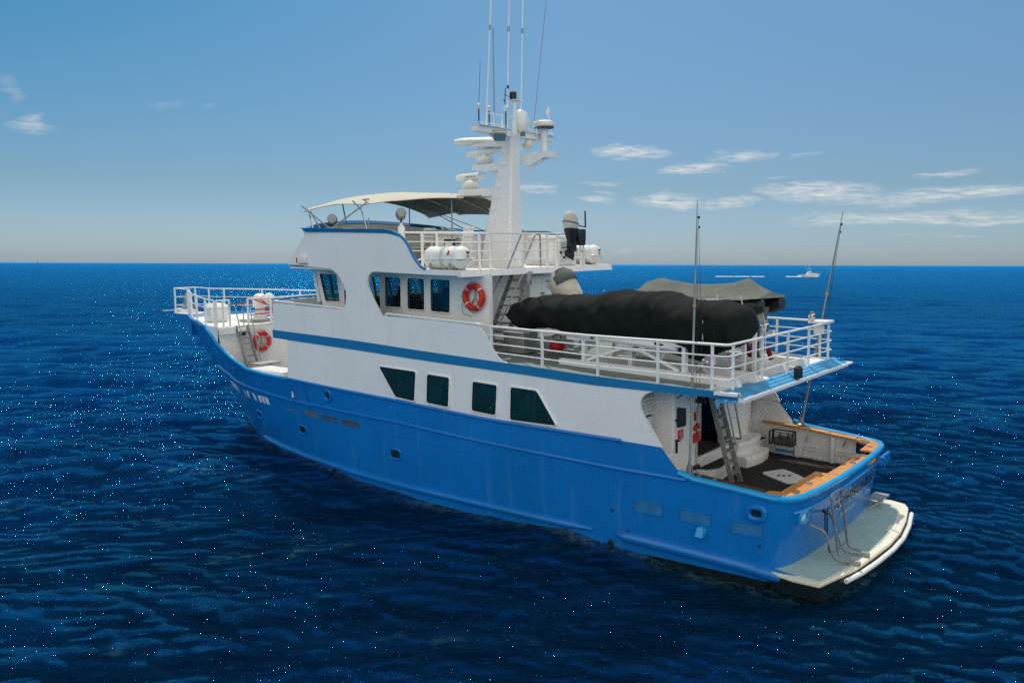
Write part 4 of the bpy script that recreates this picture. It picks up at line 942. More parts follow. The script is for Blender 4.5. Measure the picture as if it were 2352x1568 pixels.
# ------------------------------------------------------------------ cockpit, swim platform, stern
def sternx(y, z=2.07):
    ys = [q[1] for q in STERN]; w = min(1, max(-.3, (z-.4)/1.67)); return ip(abs(y), ys, [q[2]+(q[0]-q[2])*w for q in STERN])
def build_cockpit(ship):
    b = B(); b.prism([(3.4, 3.3), (3.4, -3.3), (-.9, -3.25), (-1.15, -2.6), (-1.3, 0), (-1.15, 2.6), (-.9, 3.25)], 1.22, 1.30); b.done('cockpit_floor', 'carpet', ship)
    # bulwark linings, with stiffeners and freeing port frames on the starboard side
    for sg in SIDES:
        b = B(); rows = [[(x, sg*(bd(x)-.22), 1.28), (x, sg*(bd(x)-.22), topz(min(x, 1.2))-.03), (x, sg*(bd(x)-.05), topz(x)-.02)] for x in (3.4, 2.8, 2.2, 1.88, 1.6, 1.33, 1, .6, .2, -.2, -.6)]; b.grid(rows)
        ln = b.done('bulwark_lining', 'white', ship)
        for x in (1.15, .05):
            b = B(); b.box(x-.05, x+.05, *sorted((sg*(bd(x)-.24), sg*(bd(x)-.36))), 1.3, 2.08); b.done('stiffener', 'white', ln)
        for x in (1.55, .6, -.42):
            b = B(); yy = sg*(bd(x)-.235); b.tube([(x-.35, yy, 1.34), (x+.35, yy, 1.34), (x+.35, yy, 1.66), (x-.35, yy, 1.66)], .018, 5, closed=True); b.tube([(x-.33, yy, 1.56), (x+.33, yy, 1.56)], .012, 5); f = b.done('freeing_port_door', 'white', ln)
            if x > 1 and sg < 0:
                b = B(); b.box(x-.33, x+.33, yy-.005, yy+.005, 1.35, 1.44); b.done('opening', 'bluetrim', f)
    for ya, yb in ((3.35, -1.45), (-2.15, -3.35)):
        b = B(); rows = [[(sternx(y)+.28, y, 1.28), (sternx(y)+.28, y, 2.05)] for y in np.linspace(ya, yb, 12)]; b.grid(rows); b.done('transom_lining', 'white', ship)
    # teak caps
    def cap(pts, z0, z1, name='teak_cap', m='teak'):
        b = B(); b.prism(pts, z0, z1); return b.done(name, m, ship, bevel=.008)
    for sg in SIDES:
        xs = np.linspace(2.3, -.6, 9)
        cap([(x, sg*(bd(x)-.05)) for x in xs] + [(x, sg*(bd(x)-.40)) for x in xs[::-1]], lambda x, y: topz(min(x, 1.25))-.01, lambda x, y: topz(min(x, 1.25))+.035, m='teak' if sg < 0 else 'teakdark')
    q = [(sternx(y)+.05, y) for y in (.85, 1.5, 2.2, 2.8, 3.2, 3.42)] + [(-.62, 3.50), (-.62, 3.13), (-.88, 3.05), (-.90, .85)]; cap(q, 2.06, 2.115)
    q = [(sternx(y)+.05, y) for y in (.82, 0, -.7, -1.40)] + [(-1.24, -1.40), (-1.19, .82)]; cap(q, 2.06, 2.112)
    q = [(-.62, -3.50)] + [(sternx(y)+.05, y) for y in (-3.42, -3.2, -2.8, -2.12)] + [(-1.08, -2.12), (-1.06, -2.8), (-.72, -3.08), (-.62, -3.13)]; cap(q, 2.06, 2.114)
    # transom gate: lower step of dark teak, hinged blue leaf
    b = B(); b.box(-1.52, -.98, -2.08, -1.46, 1.86, 2.0); st = b.done('gate_step', 'teak', ship, bevel=.01)
    b = B(); b.box(-1.02, -.96, -2.10, -1.44, 1.72, 1.9); b.done('riser', 'carpet', st)
    b = B(); b.box(-1.66, -1.58, -2.95, -2.15, 1.72, 1.98); b.tube(arc([((-1.6, -2.2, 1.95), 0), ((-1.72, -2.2, 1.95), .03), ((-1.72, -2.2, 1.65), .03), ((-1.6, -2.2, 1.65), 0)]), .02, 6); b.done('gate_leaf', 'blue', ship, bevel=.02)
    # deck hatch, round lid, cleats and rod holders
    b = B(); b.prism([(v.x, v.y) for v in [Vector((x, y, 0)) for x, y in rounded([(1.30, -.95), (.90, -1.75), (-.05, -1.05), (.22, -.3)], .22)]], 1.30, 1.325); ht = b.done('floor_hatch', 'fibre', ship)
    b = B()
    for x, y in ((.62, -1.0), (.75, -.95), (.5, -1.1)): b.box(x-.03, x+.03, y-.06, y+.06, 1.325, 1.34)
    b.done('hatch_fitting', 'black', ht)
    b = B(); b.lathe([(.16, 1.30), (.16, 1.315)], (-.1, .35, 0), 20); b.done('round_deck_lid', 'alu', ship)
    for x, y, z in ((-1.16, 2.0, 2.12), (-1.38, -.55, 2.115), (-1.2, -2.6, 2.115), (.2, -3.42, 2.20), (.9, -3.5, 2.24), (.6, 3.4, 2.22), (1.0, 3.4, 2.24)):
        b = B(); b.lathe([(.075, 0), (.08, .01), (.045, .015), (.04, .004)], (x, y, z), 14); b.done('rod_holder', 'steel', ship)
    for x in (.75, -.35):
        b = B(); b.tube([(x, -3.2, 2.05), (x+.04, -3.12, 1.88)], .03, 8); b.done('rod_tube', 'steel', ship)
    b = B(); b.tube([(-1.32, -.95, 2.15), (-1.32, -1.25, 2.15)], .04, 8); b.tube([(-1.32, -.95, 2.15), (-1.32, -.5, 2.14)], .015, 6); b.done('gate_latch', 'steel', ship)
    # house after bulkheads
    for x, y0, y1, z0, z1 in ((2.62, 2.87, 3.70, 2.0, 4.27), (3.35, -1.35, 1.48, 1.3, 4.27), (2.75, -3.62, -1.35, 1.3, 4.27)):
        b = B(); b.box(x, x+.06, y0, y1, z0, z1); b.done('after_bulkhead', 'white', ship)
    b = B(); b.box(2.03, 3.35, 1.46, 2.86, 1.3, 4.22); bx = b.done('engine_room_casing', 'white', ship, bevel=.03)
    b = B(); b.box(2.0, 2.62, 2.87, 3.66, 1.3, 2.55); b.done('side_locker', 'white', ship, bevel=.05)
    b = B(); b.plate(rounded([(2.82, 2.02), (1.80, 2.02), (1.80, 4.06), (2.82, 4.06)], .08), lambda x, z: 0, .03, step=0)
    for v in b.bm.verts: v.co = Vector((2.03-.0+v.co.y, v.co.x, v.co.z))
    dr = b.done('door', 'white', bx)
    b = B(); pl = rounded([(2.74, 3.18), (2.24, 3.15), (2.24, 3.62), (2.74, 3.72)], .07)
    V = [b.bm.verts.new((1.985, y, z)) for y, z in pl]; b.f(V); b.done('door_window', 'black', dr)
    b = B(); b.box(1.975, 2.0, 2.4, 2.66, 2.84, 3.10); sg_ = b.done('notice_sign', 'red', dr)
    b = B()
    for k, s in enumerate(('NOTICE', 'DO NOT', 'OPEN', 'WHILE', 'UNDERWAY')): put_text(b, s, .045, lambda u, v: (1.97, 2.53-u, 3.045-.045*k+v-.01))
    b.done('lettering', 'white2', sg_)
    b = B(); b.bar((1.95, 2.80, 2.55), (1.95, 2.80, 2.9), .05, .04); b.bar((1.95, 2.80, 2.86), (1.95, 2.62, 2.83), .03, .03); b.bar((1.96, 2.84, 3.4), (1.96, 2.72, 3.38), .03, .06); b.done('door_handle', 'black', dr)
    b = B(); b.box(2.01, 2.03, 1.62, 1.80, 3.18, 3.42); b.done('notice_sign', 'red', bx)
    for y, z in ((1.76, 3.0), (1.60, 3.04)):
        b = B(); b.ball((1.98, y, z), .075, 10); b.done('alarm_bell', 'red', bx)
    b = B()
    for k in range(4): b.tube([(1.98, 1.80-.09*k, 2.62), (1.98, 1.80-.09*k, 2.86)], .042, 8)
    b.done('valve_cover', 'red', bx)
    b = B(); b.tube([(1.99, 2.75, 3.95), (1.99, 2.45, 4.0)], .012, 5); b.tube([(1.98, 1.62, 1.5), (1.98, 1.62, 3.9)], .008, 4); b.tube([(1.98, 1.68, 1.5), (1.98, 1.68, 3.6)], .006, 4); b.done('cable', 'black', bx)
    for y in (1.9, 1.75, 1.6):
        b = B(); b.ball((1.95, y, 1.95), .06, 8); b.done('valve', 'black', bx)
    # louvre
    b = B()
    for k in range(6): z = 3.56+.09*k; b.hexa([(2.50, 2.95, z), (2.60, 2.95, z+.02), (2.60, 3.62, z+.02), (2.50, 3.62, z), (2.57, 2.95, z+.05), (2.61, 2.95, z+.06), (2.61, 3.62, z+.06), (2.57, 3.62, z+.05)])
    b.done('louvre', 'white', ship, smooth=False)
    b = B(); b.box(2.58, 2.61, 2.98, 3.66, 2.58, 3.46); b.done('locker_door', 'white', ship); b = B(); b.box(2.60, 2.615, 2.94, 3.7, 2.56, 3.5); b.done('door_gasket', 'black', ship)
    # stepped platforms with dark matting
    b = B(); b.box(2.40, 3.35, -1.35, 1.46, 1.3, 1.92); b.done('raised_platform', 'white', ship, bevel=.04)
    b = B(); b.box(2.5, 3.34, -1.30, 1.44, 1.92, 1.94); b.done('platform_mat', 'carpet', ship)
    b = B(); b.prism([(v[0], v[1]) for v in rounded([(2.42, 1.0), (2.42, -.85), (2.0, -.7), (1.85, .35), (2.0, .8)], .15)], 1.3, 1.62); b.done('low_step', 'white', ship, bevel=.05)
    b = B(); b.prism([(v[0], v[1]) for v in rounded([(2.39, .8), (2.39, -.82), (2.05, -.66), (1.95, .3), (2.1, .65)], .08)], 1.62, 1.632); b.done('step_mat', 'carpet', ship)
    # moulded stair with curved treads
    prof = [(1.72, 1.30), (1.70, 1.52), (1.74, 1.60), (1.98, 1.61), (2.04, 1.66), (1.96, 1.92), (1.99, 2.0), (2.36, 2.02), (2.42, 2.08), (2.46, 2.6), (2.52, 2.66), (2.60, 4.2), (2.75, 4.2), (2.75, 1.3)]
    b = B(); rows = [[(x + (.12*t*t if i < 9 else 0), -1.25-1.62*k/8, z) for i, (x, z) in enumerate(prof)] for k in range(9) for t in [abs(k-4)/4]]
    V = b.grid(rows); b.f(V[0]); b.f(V[-1]); b.done('moulded_stair', 'fibre', ship, bevel=.025, ang=50)
    b = B(); b.box(2.2, 2.75, -3.6, -2.87, 1.3, 1.72); b.done('side_step', 'white', ship, bevel=.03)
    b = B(); b.box(2.22, 2.74, -3.58, -2.89, 1.72, 1.73); b.done('step_mat', 'carpet', ship)
    # cockpit ladder and its handrails
    ld = ladder(ship, 'cockpit_ladder', (1.36, .48, 1.31), (2.22, .48, 4.3), .50, 9)
    b = B(); b.tube(arc([((1.9, .15, 2.5), 0), ((1.45, .02, 2.45), .1), ((1.75, .02, 3.9), .2), ((2.0, .1, 4.2), 0)]), .028, 8); b.done('handrail', 'steel', ld)
    b = B(); b.tube(arc([((1.75, .48, 2.45), 0), ((1.42, .45, 2.4), .06), ((1.80, .42, 3.9), .1), ((2.1, .42, 4.1), 0)]), .025, 8); b.done('handrail', 'steel', ld)
    # swim platform
    po = [(-.9, 3.62), (-1.4, 3.72), (-2.05, 3.68), (-2.25, 2.84), (-2.38, 2.24), (-2.46, 1.23), (-2.53, .1), (-2.50, -.96), (-2.36, -2.07), (-2.14, -3.15), (-1.98, -3.46), (-1.55, -3.62), (-.9, -3.62)]
    b = B(); b.prism(po, .30, .385); pf = b.done('swim_platform', 'cream', ship, label='pale swim platform curving round the stern', bevel=.02)
    b = B(); b.prism([(-.95, 3.5), (-2.0, 3.5), (-2.14, 2.7), (-2.24, 2.2), (-2.30, 1.2), (-2.34, .1), (-2.31, -.75), (-2.20, -.8), (-2.14, -1.3), (-2.20, -1.4), (-2.1, -2.2), (-1.90, -2.9), (-1.6, -3.2), (-1.0, -3.42)], .386, .392); b.done('shaded_nonskid', 'platform', pf)  # green-grey area drawn to the transom's shadow outline, shade in its colour
    b = B(); b.prism([(x*1.0-.02, y) for x, y in po], -.02, .30); b.done('platform_underside', 'boot', pf)
    b = B(); b.tube([(-2.33, 2.8, .24), (-2.46, 2.1, .24), (-2.55, 1.2, .24), (-2.61, .1, .24), (-2.59, -.9, .24), (-2.46, -1.95, .24), (-2.24, -3.1, .24)], .06, 10); b.done('roller_bar', 'fibre', pf)
    b = B(); b.box(-1.6, -1.2, -3.25, -2.55, .62, .66); b.tube([(-1.58, -2.6, .62), (-1.3, -2.3, .40)], .02, 6); b.tube([(-1.58, -3.2, .62), (-1.3, -2.95, .40)], .02, 6); b.tube([(-1.6, -2.6, .62), (-1.62, -2.55, .40)], .015, 6); b.done('fold_down_seat', 'alu', pf)
    # folding boarding ladder standing against the transom
    def lad(b, y0, y1, pts, r=.028):
        for y in (y0, y1): b.tube(arc([((x, y, z), .12) for x, z in pts]), r, 8)
    b = B(); b.tube(arc([((-2.18, 2.05, .52), 0), ((-1.92, 2.1, .55), .15), ((-1.72, 2.12, 1.95), .10), ((-1.72, 1.42, 1.95), .10), ((-1.92, 1.4, .55), .15), ((-2.18, 1.35, .50), 0)], 6), .03, 8)
    sl = b.done('boarding_ladder', 'steel', ship)
    for k, z in enumerate((1.72, 1.34, .98, .66)):
        x = ip(z, [.55, 1.95], [-1.9, -1.72]); b = B(); b.tube([(x, 2.11, z), (x, 1.41, z)], .02, 6); b.done('rung', 'steel', sl)
    b = B(); b.tube(arc([((-1.4, 2.55, 1.30), 0), ((-1.72, 2.5, 1.2), .1), ((-1.95, 2.45, .52), .2), ((-2.25, 2.1, .45), 0)], 6), .028, 8)
    b.tube(arc([((-1.5, 1.55, 1.34), 0), ((-1.66, 1.75, 1.25), .1), ((-1.9, 1.72, .52), .2), ((-2.25, 1.4, .45), 0)], 6), .028, 8); b.done('support_frame', 'steel', sl)
    for y in (2.1, 1.4):
        b = B(); b.box(-2.42, -2.18, y-.04, y+.04, .39, .50); b.done('hinge', 'alu', sl)
    # stern strake and lettering
    b = B(); ys = np.linspace(3.25, -3.3, 26); b.tube([(sternx(y, 1.74)-.02, y, 1.74+.02*math.cos(y)) for y in ys], .03, 6); b.done('stern_strake', 'bluetrim', hull)
    for y, z in ((2.85, 1.55),):
        b = B(); pts = [(sternx(y+dy, z+dz)-.012, y+dy, z+dz) for dy, dz in rounded([(-.17, -.13), (.17, -.13), (.17, .13), (-.17, .13)], .1)]; b.tube(pts, .05, 8, closed=True); hw = b.done('hawse_hole', 'bluetrim', hull)
        b = B(); b.f([b.bm.verts.new(p) for p in pts]); b.done('pane', 'fibre', hw)
    def on_transom(y0, z0, off): return lambda u, v: (sternx(y0-u, z0+v)-off, y0-u, z0+v)
    b = B(); put_text(b, 'SEARCHER', .56, on_transom(-.72, 1.22, .022), shear=.18, xs=1.22); b.done('name_lettering', 'text_gold', hull)
    b = B(); put_text(b, 'SEARCHER', .50, on_transom(-.72, 1.245, .030), shear=.18, xs=1.32); b.done('name_lettering', 'text_dark', hull)
    b = B(); put_text(b, 'HONOLULU', .20, on_transom(-.2, .90, .02), xs=1.1); b.done('port_lettering', 'text_gold', hull)
    b = B(); put_text(b, 'HAWAII', .15, on_transom(-1.95, .98, .02), xs=1.1); b.done('port_lettering', 'text_gold', hull)

def build_outriggers(ship):
    for sg, base, top in ((1, (1.22, 3.5, 2.27), (1.10, 3.5, 8.85)), (-1, (1.10, -3.55, 2.27), (.08, -3.65, 8.75))):
        P0, P1 = Vector(base), Vector(top)
        b = B(); b.tube([P0+(P1-P0)*t for t in (0, .35, .7, 1)], [.035, .032, .024, .010], 8); o = b.done('outrigger_pole', 'alu', ship)
        for t in (.35, .62, .22):
            b = B(); b.tube([P0+(P1-P0)*t, P0+(P1-P0)*(t+.012)], .042, 8); b.done('collar', 'yellow', o)
        b = B(); d = Vector((-.1, -.12 if sg > 0 else -.02, 0)); b.tube([P0+(P1-P0)*.94+d*.2, P0+(P1-P0)*.5+d*1.4, P0+d*.9+Vector((0, 0, .4))], .006, 4)
        b.tube([P0+(P1-P0)*.9+d*.1, P0+(P1-P0)*.4+d*.7, P0+d*.5+Vector((0, 0, .5))], .005, 4); b.done('halyard', 'black', o)
        b = B(); b.ball(P0+(P1-P0)*.94+d*.3, .035, 8); b.ball(P0+(P1-P0)*.905+d*.4, .03, 8); b.done('block', 'black', o)
        b = B(); b.lathe([(.13, 0), (.13, .03), (.06, .06), (.045, .22)], (base[0], base[1], base[2]+.01), 12); b.tube([P0+Vector((-.1, 0, 0)), P0+Vector((-.02, 0, .35))], .012, 5); b.tube([P0+Vector((.1, .02, 0)), P0+Vector((.02, 0, .35))], .012, 5); b.done('pole_foot', 'steel', o)

def build_bimini(ship):
    def zz(x, y):
        base = 9.86 - .045*abs(x-14.7)**1.35*1.0; z = base-.046*y*y
        if x > 15.6: z -= .045*(x-15.6)*(1+abs(y)*.2)
        if y < 0: z -= .06*(y*y)/9.6*3*(1 if x < 15 else .4)
        return z
    def edge(x): return ip(x, [10.75, 12.0, 12.9, 13.25, 13.6, 15.4, 16.7], [1.15, 2.0, 2.85, 3.15, 3.12, 3.22, 3.2])
    xs = np.concatenate([np.linspace(10.75, 13.25, 12), np.linspace(13.5, 16.7, 16)]); rows = []
    for x in xs:
        e = edge(x); r = []
        for k in range(-12, 13):
            y = e*k/12; z = zz(x, y)+.012*math.sin(x*3.1+y*2)*.6
            if abs(k) == 12: z -= .05
            r.append((x, y, z))
        rows.append(r)
    b = B(); V = b.grid(rows)
    g = bmesh.ops.extrude_face_region(b.bm, geom=b.bm.faces[:])
    for v in g['geom']:
        if isinstance(v, bmesh.types.BMVert): v.co.z -= .018; v.co.y *= .998
    canopy = b.done('bimini_canopy', 'beigecloth', ship, label='beige canvas sun awning over the flybridge', ang=60)
    canopy.data.materials.append(MT['greycloth'])
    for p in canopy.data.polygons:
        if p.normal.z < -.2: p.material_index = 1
    # frame: hoops, ridge bars and raking struts
    for x in (16.55, 14.9, 13.2, 11.6):
        b = B(); e = edge(x)-.05; b.tube([(x, e*k/10, zz(x, e*k/10)-.06) for k in range(-10, 11)], .022, 6); b.done('bimini_hoop', 'steel', ship)
    for y0, y1 in ((1.1, 1.1), (-1.1, -1.1)):
        b = B(); b.tube([(x, y0 if x > 12 else y0*.8, zz(x, y0)-.07) for x in np.linspace(16.5, 11.0, 8)], .02, 6); b.done('bimini_ridge', 'steel', ship)
    for a, c in (((15.18, 3.85, 8.52), (16.35, 3.15, 9.32)), ((14.75, 3.87, 8.5), (16.2, 3.15, 9.15)), ((14.15, 3.9, 8.47), (16.6, 3.22, 9.36)), ((14.2, 3.9, 8.48), (13.15, 3.2, 9.33)), ((12.36, 3.9, 8.41), (13.35, 3.25, 9.1)), ((13.35, 3.25, 9.1), (13.9, 3.15, 9.42)), ((12.36, 3.85, 8.3), (12.6, 3.6, 8.8)),
                 ((15.18, -3.85, 8.52), (16.4, -3.15, 9.3)), ((14.15, -3.9, 8.47), (16.5, -3.2, 9.36)), ((14.2, -3.9, 8.48), (13.2, -3.1, 9.12)), ((12.36, -3.9, 8.41), (13.2, -3.1, 9.12)), ((11.9, -3.7, 8.35), (13.2, -3.1, 9.1)),
                 ((16.4, 1.4, 8.75), (16.5, 1.5, 9.6)), ((16.2, -1.6, 8.7), (16.3, -1.7, 9.5)), ((11.4, 1.0, 7.2), (11.4, 1.0, 9.6)), ((10.9, -1.6, 8.2), (12.9, -2.9, 9.15)), ((16.4, 1.5, 9.58), (13.2, 3.05, 9.45))):
        b = B(); b.tube([a, c], .024, 7); b.done('bimini_strut', 'steel', ship)

def build_fly(ship):
    # cabinet ahead of the mast
    b = B(); b.box(10.9, 12.6, -1.6, .62, 7.17, 8.24); b.box(10.85, 12.65, -1.65, .68, 8.24, 8.28); cb = b.done('flybridge_cabinet', 'white', ship, bevel=.02)
    b = B(); b.box(11.62, 12.12, .62, .66, 7.25, 8.12); b.done('cabinet_door', 'black', cb); b = B(); b.box(11.70, 12.06, .655, .68, 7.28, 8.03); b.done('cabinet_door', 'white2', cb)
    b = B(); b.box(10.98, 11.32, .62, .65, 7.25, 8.05); b.done('cabinet_door', 'white', cb, bevel=.01)
    b = B(); b.lathe([(.12, 0), (.12, .04), (.05, .05)], (11.48, .63, 8.05), 12, 'y'); b.done('horn', 'alu', cb)
    b = B(); b.box(8.75, 10.3, -2.5, -1.5, 7.17, 8.05); b.box(8.95, 10.2, -2.5, -1.5, 8.05, 8.2); bb = b.done('flybridge_locker', 'white', ship, bevel=.06)
    for x in (9.0, 9.55):
        b = B(); b.box(x, x+.45, -1.5, -1.48, 7.3, 8.0); b.done('locker_door', 'white2', bb, bevel=.01)
    b = B(); b.box(12.7, 15.0, -3.2, -1.2, 7.2, 8.0); b.box(15.4, 16.3, -2.5, 2.2, 7.3, 8.35, dx=-.2); b.done('helm_console', 'fibre', ship, bevel=.08)
    # stair head handrails through the after deck of the flybridge
    for pts in ([(8.62, 1.45, 7.17), (8.6, .78, 8.2), (8.6, .7, 8.2)], [(8.6, .75, 7.18), (8.6, .55, 7.5), (8.6, .05, 8.22), (8.6, -.2, 8.22), (8.6, -.22, 7.18)]):
        b = B(); b.tube(arc([(p, .08) for p in pts]), .028, 8); b.done('stair_handrail', 'steel', ship)
    # transverse stair from the upper deck up to the flybridge
    P0, P1 = Vector((8.45, 2.35, 4.72)), Vector((8.45, .95, 7.05))
    b = B()
    for x in (8.10, 8.80): b.bar((x, P0.y, P0.z), (x, P1.y, P1.z), .035, .16, up=(1, 0, 0))
    sr = b.done('flybridge_stair', 'alu', ship)
    for k in range(1, 9):
        p = P0+(P1-P0)*k/9; b = B(); b.box(8.08, 8.82, p.y-.11, p.y+.11, p.z-.025, p.z+.02); b.done('tread', 'alu', sr)
    for x in (8.86, 8.04):
        b = B(); b.tube(arc([((x, 2.1, 5.2), 0), ((x, 2.55, 5.55), .12), ((x, 1.45, 6.95), .12), ((x, 1.2, 7.0), 0)]), .025, 8); b.done('handrail', 'steel', sr)
    # searchlights
    for x, y, z, d in ((11.68, 3.05, 8.93, (-.8, .5, .35)), (15.2, 3.0, 8.86, (-.75, .75, .1))):
        q = Vector(d).normalized().to_track_quat('Z', 'Y').to_matrix().to_4x4(); M_ = Matrix.Translation((x, y, z)) @ q
        b = B(); b.lathe([(.12, -.16), (.16, -.12), (.165, .10), (.15, .13), (.03, .14)], (0, 0, 0), 18, M=M_); s = b.done('searchlight', 'steel', ship)
        b = B(); b.tube(arc([((x-.17, y, z), 0), ((x-.18, y, z-.2), .08), ((x+.18, y, z-.2), .08), ((x+.17, y, z), 0)]), .012, 5); b.tube([(x, y, z-.2), (x, y, z-.34)], .03, 8); b.done('yoke', 'black', s)
        b = B(); b.lathe([(.12, 7.3 if x < 12 else z-.5), (.12, z-.42), (.05, z-.36), (.04, z-.3)], (x, y, 0), 12); b.done('pedestal', 'fibre', s)
    # davit base and post, pipe posts and skid beams on the after deck
    for y, x0, x1 in ((2.78, .25, 5.6), (1.68, .25, 5.6), (-.05, .2, 5.4), (-1.5, .2, 5.4)):
        b = B(); c0 = stt(1); b.hexa([(x0, y-.1, 4.38), (x1, y-.1, 4.5), (x1, y+.1, 4.5), (x0, y+.1, 4.38), (x0+.12, y-.1, 4.62), (x1, y-.1, 4.72), (x1, y+.1, 4.72), (x0+.12, y+.1, 4.62)]); b.done('skid_beam', 'white', ship, bevel=.01)
    b = B(); b.lathe([(.24, 4.4), (.24, 4.62), (.15, 4.66), (.12, 4.75), (.12, 5.9)], (1.55, -1.0, 0), 16); b.done('davit_post', 'black', ship)
    b = B(); b.box(1.2, 1.9, -1.4, -.6, 4.38, 4.64); b.done('davit_base', 'white', ship, bevel=.02)
    for x, y, z1 in ((1.22, .48, 5.4), (1.05, .2, 5.75)):
        b = B(); b.bar((x, y, 4.4), (x, y, z1), .11, .09); b.done('pipe_post', 'white2', ship)
    # foot of the well: ladder from the forecastle
    ld = ladder(ship, 'forecastle_ladder', (20.95, 2.55, 2.62), (21.72, 2.62, 4.82), .52, 8)
    for y in (2.95, 2.32):
        b = B(); b.tube(arc([((21.95, y+.05, 4.8), 0), ((21.95, y+.05, 5.66), .1), ((21.62, y, 5.66), .12), ((20.98, y-.05, 3.3), .1), ((21.15, y-.05, 3.2), 0)], 5), .022, 8); b.done('handrail', 'alu', ld)
    # windlass, bow roller
    b = B(); b.lathe([(.34, 4.8), (.36, 4.9), (.28, 5.0), (.2, 5.1), (.2, 5.4), (.30, 5.5), (.31, 5.75), (.24, 5.92), (.1, 6.0), (.02, 6.0)], (22.9, .95, 0), 18); b.ball((22.95, .45, 5.75), .25, 14); wl = b.done('windlass', 'fibre', ship)
    b = B(); b.box(22.5, 23.5, .2, 1.6, 4.8, 4.9); b.done('base_plate', 'alu', wl)
    b = B(); b.box(30.2, 31.5, -.22, .22, 4.82, 5.0); b.tube([(30.9, 0, 4.95), (33.0, 0, 4.80)], .03, 6); b.done('bow_roller', 'white2', ship)
build_cockpit(ship); build_outriggers(ship); build_bimini(ship); build_fly(ship)

# ------------------------------------------------------------------ loose things aboard, each a thing of its own
def life_ring(loc, n, label):
    """ring standing in a vertical plane; n = outward normal"""
    r = thing('life_ring', label, 'life ring', loc, 0, 'orange life rings hung on the ship')
    N = Vector(n).normalized(); U = Vector((0, 0, 1)); S = N.cross(U).normalized()
    M_ = Matrix((S, U, N)).transposed().to_4x4()
    b = B(); b.tube([M_ @ Vector((.33*math.cos(a), .33*math.sin(a), 0)) for a in np.linspace(0, 2*math.pi, 33)[:-1]], .088, 12, closed=True); b.done('ring', 'orange', r)
    for a in (50, 140, 230, 320):
        b = B(); b.tube([M_ @ Vector((.33*math.cos(R(a+d)), .33*math.sin(R(a+d)), 0)) for d in (-4, 0, 4)], .091, 12, cap=False); b.done('reflective_band', 'tape', r)
    b = B(); pts = []
    for k in range(33):
        a = 2*math.pi*k/32; rr = .43+.035*math.cos(4*a); pts.append(M_ @ Vector((rr*math.cos(a), rr*math.sin(a), .02)))
    b.tube(pts, .009, 5); b.tube([M_ @ Vector(p) for p in ((.3, -.35, 0), (.5, -.2, 0), (.45, -.5, 0), (.1, -.58, 0))], .008, 5); b.done('grab_line', 'black', r)
    b = B(); b.tube([M_ @ Vector((0, .26, -.05)), M_ @ Vector((0, -.02, -.05)), M_ @ Vector((-.16, -.25, -.05))], .025, 6); b.tube([M_ @ Vector((0, -.02, -.05)), M_ @ Vector((.16, -.25, -.05))], .025, 6); b.done('bracket', 'alu', r)
    for s, rot in (('SEARCHER', 0), ('HONOLULU', math.pi)):
        b = B()
        def fn(u, v):
            a = math.pi/2+rot-u/.33; q = .30+v; return M_ @ Vector((q*math.cos(a), q*math.sin(a), .096-abs(v-.03)*.3))
        put_text(b, s, .085, fn); b.done('lettering', 'text_dark', r)
    return r
life_ring((8.52, 3.16, 6.36), (0, 1, 0), 'orange life ring on the white wheelhouse side near the flybridge stair')
life_ring((21.62, 1.77, 4.10), (-1, 0, 0), 'orange life ring on the forecastle bulkhead beside the bow ladder')

def liferaft(loc, label):
    r = thing('liferaft_canister', label, 'liferaft', loc, 0, 'white liferaft canisters on the flybridge deck')
    b = B(); R0_ = .33; L = 1.62; rows = []
    prof = []
    for i in range(49):
        t = i/48; x = -L/2+L*t; e = min(t, 1-t)*L; rr = R0_*math.sqrt(max(0, 1-max(0, (.20-e)/.20)**2*.75))
        for c in (.24, .55, .86, 1.2, 1.4): rr += .022*math.exp(-((x+L/2-c)/.045)**2)
        prof.append((max(rr, .02), x))
    b.lathe(prof, (0, 0, .36), 24, 'x'); b.done('shell', 'fibre', r)
    b = B(); b.box(-L/2-.03, L/2+.03, -.36, .36, .315, .355); b.done('joint_flange', 'fibre', r, bevel=.015)
    for x in (-.08, -.02):
        b = B(); b.tube([(x, .365*math.cos(a), .36+.365*math.sin(a)) for a in np.linspace(0, 2*math.pi, 25)[:-1]], .012, 5, closed=True); b.done('strap', 'rope', r)
    for x in (-.4, .4):
        b = B(); b.box(x-.04, x+.04, -.32, .32, 0, .05); b.bar((x, .3, 0), (x, .33, .2), .05, .03); b.bar((x, -.3, 0), (x, -.33, .2), .05, .03); b.done('cradle_foot', 'alu', r)
    b = B(); 
    def side(x0, z0):
        def fn(u, v):
            z = z0+v-.36; return (x0-u, math.sqrt(max(.01, (R0_+.012)**2-z*z)), z0+v)
        return fn
    V = [b.bm.verts.new(side(-.32, .50)(u, v)) for u, v in ((-.05, -.07), (.05, -.07), (.05, 0), (.05, .07), (-.05, .07), (-.05, 0))]; b.f(V); b.done('red_label', 'red', r)
    # end disc with a dark winged emblem and red line below
    e = -L/2-.008
    b = B()
    for s in (-1, 1):
        b.f([b.bm.verts.new((e-.02, s*u, .5+v)) for u, v in ((0, -.045), (.07, .01), (.065, .055), (.03, .04), (.0, .015))])
    b.done('emblem', 'text_dark', r)
    b = B(); b.box(e-.02, e-.01, -.06, .06, .40, .42); b.box(e-.02, e-.01, -.06, .06, .375, .385); b.done('label_line', 'red', r)
    b = B(); b.box(e-.012, e+.02, -.085, .085, .36, .57); b.done('label_plate', 'white2', r)
    return r
a = liferaft((9.22, 3.52, 7.17), 'white liferaft canister on the near port edge of the flybridge deck')
dup(a, (9.25, -3.42, 7.17), 0, 'white liferaft canister on the far side, behind the hanging outboard motor')

